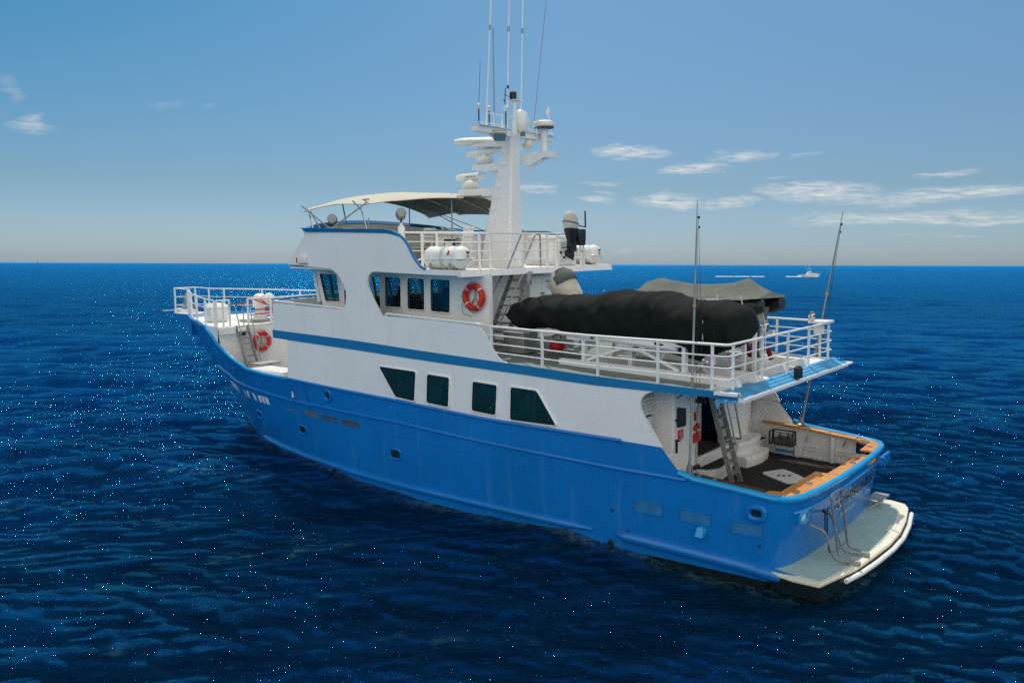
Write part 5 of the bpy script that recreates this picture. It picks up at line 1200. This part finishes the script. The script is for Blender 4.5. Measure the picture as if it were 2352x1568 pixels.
# outboard motor hanging on the flybridge rail
o = thing('outboard_motor', 'black outboard motor with white hood clamped to the flybridge rail', 'outboard motor', (8.3, -1.65, 7.9))
def L(p): return (p[0], p[1], p[2])
b = B(); b.lathe([(.20, .50), (.30, .52), (.34, .62), (.33, .82), (.27, .98), (.15, 1.07), (.02, 1.09)], (.0, .15, 0), 16); 
for v in b.bm.verts: v.co.x *= .62; v.co.z += .06*v.co.y
b.done('hood_cover', 'lightcloth', o)
b = B(); b.tube([(.22*math.cos(a), .15+.345*math.sin(a), .70+.06*math.sin(a)) for a in np.linspace(0, 6.28, 20)], .014, 5); b.done('strap', 'black', o)
b = B(); b.lathe([(.12, -.02), (.16, .15), (.22, .35), (.26, .52)], (0, .12, 0), 12); b.box(-.08, .08, -.1, .28, -.25, .05); b.box(-.05, .05, .0, .25, -.45, -.2); b.box(-.09, .09, -.05, .58, -.13, -.09)
b.hexa([(-.04, .0, -.55), (.04, .0, -.55), (.04, .45, -.40), (-.04, .45, -.40), (-.03, .05, -.28), (.03, .05, -.28), (.03, .5, -.22), (-.03, .5, -.22)]); b.done('leg', 'black', o, bevel=.02)
b = B(); b.box(-.15, .15, -.55, -.1, .1, .42); b.box(-.1, .1, -.6, -.25, -.05, .12); b.box(-.1, .12, -.62, -.02, .34, .50); b.done('clamp', 'black', o, bevel=.03)
b = B(); b.tube([(0, -.72, .56), (0, -.70, 1.12)], .028, 8); b.tube([(0, -.72, .58), (0, -.3, .62)], .02, 6); b.done('tiller', 'black', o)
b = B()
for k in range(3):
    a = R(120*k+20); b.ball((0+.12*math.cos(a), .56, -.32+.12*math.sin(a)), .075, 8, (.9, .25, .6))
b.done('propeller', 'black', o)

# near tender under a black cloth
def wrinkle(x, y, z, s=1.0):
    u = x+.5*math.sin(1.3*z+y)
    fold = lambda p, q: (1-abs(math.sin(p)))**q
    return s*(.05*math.sin(1.9*u+2*z)+.045*fold(2.3*u-2.1*z, 3)+.035*fold(4.1*u+3.0*z+1.1*y, 4)-.03*fold(3.2*z+1.4*u+2, 3)+.012*math.sin(11*z-5*x+2*y))
near = thing('covered_tender', 'long inflatable tender wrapped in black cloth on the near side of the after deck', 'tender', (4.2, 1.95, 4.95))
st_x = [8.25, 8.0, 7.6, 7.0, 6.2, 5.2, 4.2, 3.2, 2.2, 1.4, .9, .6, .48]
top = [5.80, 5.95, 6.12, 6.26, 6.40, 6.50, 6.53, 6.53, 6.52, 6.42, 6.30, 6.14, 5.9]
bot = [5.72, 5.62, 5.50, 5.42, 5.38, 5.32, 5.26, 5.22, 5.14, 5.12, 5.2, 5.4, 5.62]
hw = [.03, .28, .55, .78, .92, .98, 1.0, 1.0, 1.0, .98, .95, .88, .6]
b = B(); rows = []; N = 110
for i in range(N+1):
    x = 8.25-(8.25-.48)*i/N; xr = st_x[::-1]
    T, Bo, H_ = ip(x, xr, top[::-1]), ip(x, xr, bot[::-1]), ip(x, xr, hw[::-1]); r = []
    for k in range(44):
        a = 2*math.pi*k/44; c, s = math.cos(a), math.sin(a)
        y = H_*math.copysign(abs(c)**.75, c); z = (T+Bo)/2+(T-Bo)/2*math.copysign(abs(s)**.85, s)
        n = wrinkle(x, y, z, 1.5 if H_ > .4 else .5); r.append((x-4.2, y+c*n, z+s*n-4.95))
    rows.append(r)
V = b.grid(rows, closed=True); b.f(V[0]); b.f(V[-1]); b.done('black_cover', 'blackcloth', near, ang=180)
b = B(); b.hexa([(-2.2, .2, .18), (1.6, .2, .42), (1.6, .85, .42), (-2.2, .85, .18), (-2.2, .1, .3), (1.6, .1, .5), (1.6, .95, .5), (-2.2, .95, .3)]); b.done('hull_bottom', 'white', near, bevel=.04)
b = B(); b.hexa([(-2.7, .5, -.05), (-1.6, .8, .2), (-1.6, .3, .25), (-2.7, .2, .05), (-2.9, .55, .15), (-1.6, .9, .4), (-1.6, .2, .4), (-2.9, .2, .25)]); b.done('cover_fold', 'blackcloth', near)
b = B()
for k in range(12): a = k/11; b.tube([(-3.35-.22*math.sin(a*3.1), 1.02-1.3*a, .3+.9*math.sin(a*3.1)*0+.2), (-3.30-.22*math.sin(a*3.1), 1.0-1.3*a, .9)], .008, 4)
b.tube([(-3.2, .8, 1.0), (-3.45, .5, .6), (-3.3, .2, .1)], .012, 5); b.done('lacing', 'black', near)
b = B(); b.bar((-3.02, 1.03, .55), (-3.02, 1.03, 1.05), .03, .012); b.bar((-3.3, .88, 1.02), (-3.45, .72, .92), .05, .02); b.bar((-3.28, .9, .88), (-3.3, .88, .80), .04, .02); b.done('reflective_strip', 'tape', near)

far = thing('covered_tender', 'inflatable tender with black tubes under a peaked grey-green canvas cover', 'tender', (3.0, -.9, 4.95))
b = B(); R_ = .29
path = [(2.2, -.95, 1.12), (1.2, -1.0, 1.1), (0, -1.0, 1.1), (-1.2, -1.0, 1.14), (-1.7, -.98, 1.17), (-2.0, -.9, 1.2)]
for sg in (1, -1):
    b = B(); b.tube([(x, y*sg*-.72, z) for x, y, z in path], [.25, .28, .28, .28, .27, .17], 18); b.done('tube', 'black', far)
b = B(); b.hexa([(-1.6, -.5, .75), (2.2, -.3, .9), (2.2, .3, .9), (-1.6, .5, .75), (-1.7, -.75, 1.1), (2.4, -.6, 1.2), (2.4, .6, 1.2), (-1.7, .75, 1.1)]); b.done('hull_bottom', 'greycloth', far)
b = B(); rows = []
ridge = ([-1.95, -1.3, -.6, 0, .8, 1.45, 2.0], [1.52, 1.90, 1.75, 1.72, 1.76, 1.90, 1.76])
for i in range(41):
    x = -1.95+3.98*i/40; r = []
    zr = ip(x, *ridge)
    for k in range(21):
        v = -1+2*k/20; y = v*1.03; s = abs(v); e_ = ip(x, [-1.95, -.9, -.4, 2], [1.40, 1.34, 1.15, 1.05]); z = ip(s, [0, .78, 1], [zr, 1.44, e_]) - .05*math.sin(s*math.pi)*(1 if -1 < x < 1.2 else .4)
        if k in (0, 24): z -= .22 if x > -.5 else .05; y *= .98
        r.append((x, y, z+.008*math.sin(x*9+y*5)+.008*math.sin(14*y-6*x)))
    rows.append(r)
V = b.grid(rows); b.f(V[0]); b.f(V[-1]); b.done('canvas_cover', 'greycloth', far, ang=180)
b = B(); b.plate([(-1.9, .9), (-1.9, 1.5), (2.03, 1.7), (2.03, .9)], lambda x, z: 0, .01, step=0)
b.bm.free(); b = B(); b.grid([[(2.03, y, 1.2+.45*(1-abs(y))), (2.06, y, .9)] for y in np.linspace(-1, 1, 9)]); b.done('cover_skirt', 'greycloth', far)
for x in (-.85, -1.55):
    b = B(); b.tube([(x+.1, .95, 1.48), (x, 1.04, 1.3), (x-.02, 1.02, 1.1), (x-.03, .85, .92)], .022, 6); b.done('lashing', 'rope', far)
b = B(); b.tube([(-1.9, .5, 1.0), (-2.05, .6, .6), (-1.9, .75, .25), (-1.6, .95, .15)], .018, 5)
for k in range(5): b.tube([(-1.85, .5+.05*k, 1.05), (-1.95, .5+.06*k, .8-.03*k)], .008, 4)
b.done('mooring_rope', 'rope', far)
b = B(); put_text(b, 'ZODIAC', .16, lambda u, v: (-.95-u, 1.03, 1.13+v), shear=.1); b.done('lettering', 'tape', far)

# second outboard in a canvas hood, standing at the forward end of the tenders
o = thing('hooded_outboard_motor', 'outboard motor under a grey and white canvas hood at the nose of the tenders', 'outboard motor', (6.7, .6, 4.7))
b = B(); M_ = Matrix.Translation((.25, 0, 1.75)) @ Matrix.Rotation(R(38), 4, 'Y')
b.lathe([(.16, -.62), (.30, -.50), (.40, -.2), (.44, .15), (.40, .42), (.26, .58), (.05, .64)], (0, 0, 0), 20, M=M_)
for v in b.bm.verts: n = wrinkle(v.co.x*1.5, v.co.y*1.5, v.co.z*1.5, 1.1); v.co.y += n; v.co.z += n
b.done('canvas_hood', 'lightcloth', o, ang=180)
b = B(); M2 = Matrix.Translation((.25, 0, 1.75)) @ Matrix.Rotation(R(38), 4, 'Y') @ Matrix.Translation((-.08, 0, .06)); b.lathe([(.02, .1), (.43, .12), (.42, .40), (.27, .60), (.05, .68)], (0, 0, 0), 20, M=M2); b.done('dark_hood_back', 'greycloth', o, ang=180)
b = B(); b.hexa([(.3, -.2, .9), (1.0, -.15, 1.15), (1.0, .15, 1.15), (.3, .2, .9), (.4, -.22, 1.35), (1.05, -.15, 1.38), (1.05, .15, 1.38), (.4, .22, 1.35)]); b.box(-.1, .3, -.15, .15, 0, 1.3); b.done('bracket', 'fibre', o, bevel=.04)
o = thing('life_jacket', 'bright pink life jacket lying behind the nose of the black tender', 'life jacket', (7.9, .8, 5.95))
b = B()
for k in range(3): b.tube([(.25, -.1+.05*k, -.12+.11*k), (0, .0+.03*k, -.05+.11*k), (-.28, -.05, -.12+.11*k)], .06, 8)
b.done('foam_panel', 'pink', o); b = B(); b.tube([(.2, .05, -.15), (0, .1, .15), (-.22, .05, .1)], .02, 5); b.done('strap', 'pink', o)
o = thing('deck_locker', 'grey deck locker standing under the bow of the black tender', 'locker', (7.6, 2.0, 4.65))
b = B(); b.hexa([(-.28, -.35, 0), (.42, -.35, 0), (.42, .3, 0), (-.28, .3, 0), (-.3, -.38, .62), (.5, -.38, .62), (.5, .34, .62), (-.3, .34, .62)]); b.done('body', 'alu', o, bevel=.02)
b = B(); b.box(-.34, .56, -.42, .40, .62, .68); b.done('lid', 'white', o, bevel=.015)
fc = None
for i, (x, y, lab) in enumerate(((8.5, 2.5, 'red fuel can in the rack beside the stair foot, half in shade'), (6.6, 1.6, 'red fuel tank lying on deck under the black tender'))):
    o = thing('fuel_can', lab, 'fuel can', (x, y, 4.68), R(20*i), 'red fuel cans under the tenders')
    b = B(); b.ball((0, 0, .20), .25, 14, (1.0, .7, .75)); b.done('can', 'red', o); b = B(); b.tube(arc([((-.12, 0, .42), 0), ((-.12, 0, .52), .04), ((.12, 0, .52), .04), ((.12, 0, .42), 0)]), .02, 6); b.done('handle', 'black', o)
o = thing('storage_rack', 'low aluminium rack holding a red can at the foot of the flybridge stair', 'rack', (8.5, 2.5, 4.66))
b = B()
for x in (-.45, .45):
    for y in (-.3, .3): b.bar((x, y, 0), (x, y, .72), .04, .04)
b.done('frame', 'alu', o)
for z in (.04, .70): b = B(); b.box(-.5, .5, -.34, .34, z, z+.03); b.done('shelf', 'alu', o)

# white trestle cradles carrying the near tender
def cradle(loc, label):
    r = thing('tender_cradle', label, 'cradle', loc, 0, 'white trestle cradles on the after deck')
    for side in (1,):
        b = B(); b.bar((1.45, 0, .12), (.35, 0, .52), .07, .12, up=(0, 1, 0)); b.bar((.35, 0, .52), (-.25, 0, .50), .07, .12, up=(0, 1, 0)); b.bar((-.25, 0, .50), (-1.35, 0, .05), .07, .12, up=(0, 1, 0)); b.done('brace', 'white2', r)
        for x in (1.55, -1.5): b = B(); b.bar((x, 0, .02), (x, 0, .75), .10, .16, up=(0, 1, 0)); b.done('post', 'white2', r)
        b = B(); b.bar((.25, -.35, .02), (.25, -.35, .48), .12, .22, up=(0, 1, 0)); b.done('post', 'white', r)
        b = B(); b.box(-1.9, 2.1, -.08, .08, .66, .78); b.done('rail', 'white', r)
    return r
c1 = cradle((3.3, 2.70, 4.60), 'white trestle cradle under the port edge of the black tender')
dup(c1, (3.3, 1.15, 4.62), 0, 'white trestle cradle under the middle, behind the port one')
dup(c1, (3.1, -1.5, 4.60), 0, 'white trestle cradle under the grey covered tender')
o = thing('folding_trestle', 'crossed white trestle legs under the stern of the black tender', 'trestle', (1.75, 1.9, 4.42))
for s in (1, -1): b = B(); b.bar((-.28*s, 0, 0), (.28*s, .02*s, .62), .05, .07, up=(0, 1, 0)); b.done('leg', 'white2', o)
b = B(); b.box(-.32, .32, -.3, .3, .62, .66); b.done('top', 'white2', o)

# rolled red flags on the davit and rail
for loc, lab in (((1.3, .1, 5.05), 'furled red flag hanging from the white pipe post'), ((.9, -.35, 4.95), 'crumpled red flag tied low beside the black davit post')):
    o = thing('furled_flag', lab, 'flag', loc, 0, 'red flags')
    b = B(); rows = [[(.05*math.sin(k*1.7+j)-.08*t, -.11+.20*k/8, .10-.36*t+.03*math.sin(k*2+j)) for k in range(9)] for j in range(6) for t in [j/5]]; b.grid(rows); b.done('cloth', 'flag', o)
    b = B(); b.tube([(0, .17, -.4), (0, .17, .5)], .012, 5); b.done('staff', 'white2', o)

# dark crate on the starboard bulwark
o = thing('gear_crate', 'dark wire crate of fishing gear hung on the far cockpit bulwark', 'crate', (1.55, -3.22, 1.66))
b = B()
for x in (-.36, .36):
    for y in (-.14, .14): b.bar((x, y, 0), (x, y, .42), .035, .035)
for z in (.02, .42):
    b.tube([(-.36, -.14, z), (.36, -.14, z), (.36, .14, z), (-.36, .14, z)], .018, 5, closed=True)
for k in range(6): x = -.3+.12*k; b.tube([(x, .15, 0), (x+.05*(-1)**k, .15, .42)], .012, 4)
b.done('frame', 'black', o); b = B(); b.ball((-.05, 0, .26), .14, 10, (1.3, .8, .7)); b.box(-.3, .25, -.1, .1, .03, .2); b.done('contents', 'greycloth', o)
o = tag(B().lathe([(.02, .0), (.14, .02), (.15, .06), (.11, .12), (.08, .24), (.03, .28)], (0, 0, 0), 14).done('ship_bell', 'black', None), 'dark bronze ship bell hanging under the deck edge beside the ladder head', 'bell')
o.location = (1.75, 1.9, 3.72)

# rope tied to the boarding ladder
b = B(); b.tube([(0, 0, 0), (-.04, .25, .04), (-.1, .55, .0)], .018, 5); b.tube([(0, .34, .0), (-.02, .33, -.6)], .018, 5); b.tube([(0, .18, .0), (-.02, .20, -.6), (-.06, .12, -1.05)], .018, 5); b.ball((0, .4, .02), .05, 8)
o = tag(b.done('black_rope', 'black', None), 'black rope knotted to the stern ladder and hanging down the transom', 'rope'); o.location = (-1.66, 2.0, 1.62)

# foredeck gear
o = thing('deck_box', 'white lidded deck box on the foredeck behind the port bow rail', 'box', (24.6, 2.0, 4.81), R(-12))
b = B(); b.hexa([(-.42, -.34, 0), (.42, -.34, 0), (.42, .34, 0), (-.42, .34, 0), (-.48, -.38, .62), (.48, -.38, .62), (.48, .38, .62), (-.48, .38, .62)]); b.done('body', 'fibre', o, bevel=.03)
b = B(); b.hexa([(-.52, -.42, .62), (.52, -.42, .62), (.52, .42, .62), (-.52, .42, .62), (-.34, -.26, .78), (.34, -.26, .78), (.34, .26, .78), (-.34, .26, .78)]); b.done('lid', 'fibre', o, bevel=.02)
o = thing('checker_plate_box', 'aluminium checker plate tool box at the foot of the bow ladder', 'tool box', (20.7, 2.3, 2.61), R(4))
b = B(); b.box(-.35, .35, -.5, .5, 0, .70); b.done('body', 'plate', o, bevel=.01); b = B(); b.box(-.38, .38, -.53, .53, .70, .76); b.done('lid', 'alu', o, bevel=.01); b = B(); b.box(-.39, -.36, -.05, .05, .58, .74); b.done('latch', 'steel', o)
o = thing('white_locker', 'low white locker lying along the bulwark in the forward well', 'locker', (19.2, 2.9, 2.61))
b = B(); b.box(-1.1, .9, -.45, .35, 0, .62); b.done('body', 'white', o, bevel=.03); b = B(); b.box(-1.13, .93, -.48, .42, .62, .68); b.done('lid', 'white2', o, bevel=.02)
o = thing('anchor', 'grey plough anchor stowed upright on the bow roller', 'anchor', (30.6, 0, 4.9))
b = B(); b.hexa([(.6, -.03, .1), (-.25, -.22, .05), (-.25, .22, .05), (.6, .03, .1), (.45, -.02, .2), (.1, -.03, .85), (.1, .03, .85), (.45, .02, .2)]); b.done('fluke', 'alu', o)
b = B(); b.bar((-.9, 0, .15), (.4, 0, .3), .06, .12); b.done('shank', 'steel', o)
o = thing('anchor_chain', 'rusty anchor chain rising from the bow roller to the windlass', 'chain', (26.0, .5, 5.0))
b = B(); P0, P1 = Vector((3.6, -.5, .15)), Vector((-2.9, .45, .85)); n = 70
for k in range(n):
    t = k/n; p = P0+(P1-P0)*t-Vector((0, 0, .9*t*(1-t))); d = (P1-P0)/n*.75; u = Vector((0, .035, 0)) if k % 2 else Vector((0, 0, .035)); b.tube([p-d*.6, p+u, p+d*.6, p-u], .016, 4, closed=True)
b.done('links', 'rust', o)
o = thing('red_hose', 'loose red hose coiled round the foot of the windlass', 'hose', (22.5, .9, 4.9))
b = B(); b.tube([(.1+.4*math.cos(a), .42*math.sin(a), .2+.03*a) for a in np.linspace(0, 10, 40)] + [(.2, .5, .9), (.0, .3, .9), (-.1, .1, .7)], .03, 6); b.done('hose', 'red', o)
o = thing('blue_paddle_board', 'bright blue board lying on the foredeck beyond the ladder rails', 'board', (25.3, -1.2, 4.9))
b = B(); b.prism([(v[0], v[1]) for v in rounded([(-1.4, -.3), (1.2, -.35), (1.6, 0), (1.2, .35), (-1.4, .3)], .25)], .0, .09); b.done('board', 'bluetrim', o, bevel=.03)

# slatted helm seats on the flybridge
def chair(loc, rz, label):
    r = thing('helm_chair', label, 'chair', loc, rz, 'slatted white helm chairs on the flybridge')
    b = B(); b.lathe([(.2, 0), (.2, .02), (.05, .05), (.05, .62)], (0, 0, 0), 10); b.done('pedestal', 'steel', r)
    for k in range(4): b = B(); b.box(-.25+.13*k, -.16+.13*k, -.26, .26, .62, .65); b.done('seat_slat', 'fibre', r, bevel=.01)
    for s in (-.2, .2): b = B(); b.bar((-.24, s, .6), (-.34, s, 1.28), .05, .04); b.done('back_post', 'fibre', r)
    for k in range(4): b = B(); z = .84+.125*k; b.box(-.30-.035*k-.02, -.30-.035*k+.01, -.28, .28, z, z+.085); b.done('back_slat', 'fibre', r, bevel=.01)
    return r
ch = chair((12.95, .9, 7.22), 0, 'slatted white helm chair beside the after searchlight')
dup(ch, (10.75, 1.35, 7.22), R(10), 'slatted white helm chair nearest the mast')
dup(ch, (15.3, 2.5, 7.25), 0, 'slatted white helm chair beside the forward searchlight')

# two people standing in the wheelhouse
def person(loc, rz, label, k=0):
    r = thing('person', label, 'person', loc, rz)
    J = {'pel': (0, 0, .98), 'wst': (0, 0, 1.12), 'chs': (0, 0, 1.36), 'nck': (0, 0, 1.50), 'hed': (.02, 0, 1.58), 'hd2': (.03, 0, 1.70), 'hd3': (.02, 0, 1.77)}
    rad = {'pel': .16, 'wst': .145, 'chs': .17, 'nck': .06, 'hed': .075, 'hd2': .095, 'hd3': .07}
    E_ = [('pel', 'wst'), ('wst', 'chs'), ('chs', 'nck'), ('nck', 'hed'), ('hed', 'hd2'), ('hd2', 'hd3')]
    for s, n in ((1, 'l'), (-1, 'r')):
        for nm, p, rr in (('sh', (0, s*.2, 1.42), .065), ('el', (.03+.1*k, s*.27, 1.15), .048), ('wr', (.26, s*.2, 1.05+.1*k), .035), ('hp', (0, s*.1, .92), .10), ('kn', (.03, s*.11, .50), .07), ('an', (0, s*.12, .09), .045), ('to', (.17, s*.13, .04), .04)):
            J[nm+n] = p; rad[nm+n] = rr
        E_ += [('chs', 'sh'+n), ('sh'+n, 'el'+n), ('el'+n, 'wr'+n), ('pel', 'hp'+n), ('hp'+n, 'kn'+n), ('kn'+n, 'an'+n), ('an'+n, 'to'+n)]
        for f in range(4):
            a, c = 'f%d%s' % (f, n), 'g%d%s' % (f, n); J[a] = (.34, s*(.17+.022*f), 1.05+.1*k+.01*f); rad[a] = .010; J[c] = (.385-.01*abs(f-1), s*(.17+.022*f), 1.02+.1*k); rad[c] = .009; E_ += [('wr'+n, a), (a, c)]
        J['t'+n] = (.30, s*.14, 1.05+.1*k); rad['t'+n] = .011; E_.append(('wr'+n, 't'+n))
    ks = list(J); me = bpy.data.meshes.new('body'); me.from_pydata([J[q] for q in ks], [(ks.index(a), ks.index(c)) for a, c in E_], [])
    ob = bpy.data.objects.new('body', me); COL.objects.link(ob); ob.parent = r
    ob.modifiers.new('skin', 'SKIN'); ob.modifiers.new('sub', 'SUBSURF').render_levels = 1
    for q, v in zip(ks, me.skin_vertices[0].data): v.radius = (rad[q], rad[q])
    me.skin_vertices[0].data[ks.index('pel')].use_root = True; me.materials.append(MT['skin'])
    b = B(); b.ball((.01, 0, 1.72), .108, 12, (1, .85, .95)); b.done('cap', 'black' if k else 'shirt', r)
    b = B(); b.ball((.12, 0, 1.66), .018, 6); b.ball((.11, .035, 1.68), .01, 6); b.ball((.11, -.035, 1.68), .01, 6); b.done('face', 'skin', r)
    b = B(); b.lathe([(.17, .92), (.175, 1.12), (.20, 1.36), (.17, 1.46), (.07, 1.51)], (0, 0, 0), 14)
    for v in b.bm.verts: v.co.y *= 1.2
    b.done('shirt', 'shirt', r)
    return r
person((14.35, .55, 4.98), R(20), 'person in a cap seen through the first wheelhouse window aft of the doorway', 0)
person((12.05, .5, 4.98), R(-10), 'person in a dark cap seen through the wheelhouse window nearest the life ring', 1)

# ------------------------------------------------------------------ far things
FAR = Vector((179, -497, 0)); HD = math.atan2(-.636, -.77)       # steams to the right across the view
mb = thing('sport_fishing_boat', 'small white sport fishing boat running right near the horizon', 'boat', FAR, YAW-math.pi/2+R(4), boat=False)
b = B(); rows = []
for i in range(15):
    t = i/14; x = -6.3+12.6*t; w = 2.0*(1-max(0, t-.45)**2.2*3.2); w = max(.05, w); zt = 1.15+.95*t*t; zc = .1+.5*max(0, t-.5)
    rows.append([(x, 0, -.4+.9*max(0, t-.6)**1.5), (x, w*.8, zc), (x+.3*t, w, zt)])
for s in (1, -1): b.grid([[(p[0], p[1]*s, p[2]) for p in r] for r in rows])
b.prism([(r[2][0], r[2][1]-.02) for r in rows]+[(r[2][0], -r[2][1]+.02) for r in rows[::-1]], lambda x, y: ip(x, [-6.3, 6.3], [.9, 1.8]), lambda x, y: ip(x, [-6.3, 6.3], [1.0, 1.95]))
b.box(-6.35, -6.25, -1.9, 1.9, 0, 1.15); b.done('hull', 'fibre', mb, ang=40)
b = B(); b.hexa([(-1.6, -1.5, 1.2), (4.0, -1.0, 1.7), (4.0, 1.0, 1.7), (-1.6, 1.5, 1.2), (-1.3, -1.3, 2.7), (1.2, -1.2, 2.8), (1.2, 1.2, 2.8), (-1.3, 1.3, 2.7)]); b.done('cabin', 'fibre', mb, bevel=.1)
b = B(); b.hexa([(-1.0, -1.45, 2.05), (2.2, -1.28, 2.15), (2.2, 1.28, 2.15), (-1.0, 1.45, 2.05), (-1.0, -1.38, 2.45), (1.6, -1.26, 2.5), (1.6, 1.26, 2.5), (-1.0, 1.38, 2.45)]); b.done('window', 'glass', mb)
b = B(); b.box(-1.2, .9, -1.2, 1.2, 2.75, 3.4); b.done('flybridge', 'fibre', mb, bevel=.1)
b = B(); b.box(-1.4, 1.2, -1.2, 1.2, 4.9, 5.02); b.done('hardtop', 'fibre', mb)
for x in (-1.2, .9):
    for y in (-1, 1): b = B(); b.tube([(x, y, 3.3), (x, y, 4.95)], .05, 5); b.done('pillar', 'steel', mb)
b = B(); b.tube([(-.2, -.6, 3.4), (-1.0, -.6, 8.0)], .06, 5); b.tube([(-.2, .9, 3.4), (-2.4, 3.4, 8.5)], .03, 4); b.done('outrigger', 'fibre', mb)
b = B(); b.tube([(3.5, -.9, 2.6), (6.6, 0, 3.2), (3.5, .9, 2.6)], .04, 4)
for x in (4, 5, 6): b.tube([(x, .7-(x-4)*.3, 1.9), (x, .7-(x-4)*.3, 2.8)], .03, 4)
b.done('bow_rail', 'steel', mb)
# wake of white water behind it
b = B(); rows = []; rn = random.Random(5)
c, s = math.cos(YAW-math.pi/2+R(4)), math.sin(YAW-math.pi/2+R(4))
for i in range(80):
    x = 5-i*1.15; w = 1.6+.02*i+rn.random()*.8; hz = (.55 if i < 12 else .25)*rn.uniform(.5, 1.1)
    if 17 < i < 30 or (36 < i < 38) or i > 56: w, hz = .1, -.3
    rows.append([(FAR.x+c*x+s*y, FAR.y+s*x-c*y, z) for y, z in ((-w, -.1), (-w*.6, hz), (w*.6, hz), (w, -.1))])
b.grid(rows); wk = b.done('wake', mat('white_foam', (.75, .78, .78), .8), None); wk['kind'] = 'stuff'; wk['label'] = 'white foam wake stretching left behind the small fishing boat'
# a sail on the skyline, far left
sl = thing('sailing_boat', 'tiny dark sail standing on the horizon at far left', 'sailing boat', (CAM.x+5000*math.cos(YAW+R(29.75)), CAM.y+5000*math.sin(YAW+R(29.75)), 0), YAW+R(60), boat=False)
b = B(); b.hexa([(-8, -1.5, -.5), (7, -.2, -.5), (7, .2, -.5), (-8, 1.5, -.5), (-8, -2, 1.5), (9, -.2, 1.8), (9, .2, 1.8), (-8, 2, 1.5)]); b.done('hull', 'greycloth', sl)
b = B(); rows = [[(-6*(1-t)**.8+1, .6*math.sin(t*3), 2.5+22*t), (1.2, 0, 2.5+22*t)] for t in np.linspace(0, 1, 9)]; b.grid(rows); b.done('sail', 'greycloth', sl)
b = B(); b.tube([(1.2, 0, 1), (1.2, 0, 25)], .25, 6); b.done('mast', 'greycloth', sl)
# white sea bird in the left of the sky
d = (F*1900+RV*(285-1176)-UV*(375-784)).normalized(); p = CAM+d*170
bi = thing('sea_bird', 'white sea bird gliding in the left of the sky', 'bird', p, YAW+R(70), boat=False)
b = B(); b.ball((0, 0, 0), .09, 10, (2.4, 1, .9)); b.ball((.22, 0, .03), .055, 8); b.grid([[(.08, 0, .02), (-.08, 0, .02)], [(.10, .25, .12), (-.04, .25, .12)], [(.0, .55, .06), (-.05, .58, .06)]]); b.grid([[(.08, 0, .02), (-.08, 0, .02)], [(.10, -.25, .12), (-.04, -.25, .12)], [(.0, -.55, .06), (-.05, -.58, .06)]]); b.done('body', 'fibre', bi)

# ------------------------------------------------------------------ everything aboard shares the ship's list
for o in BOAT:
    o.matrix_world = HM @ Matrix.Translation(o.location) @ o.rotation_euler.to_matrix().to_4x4()
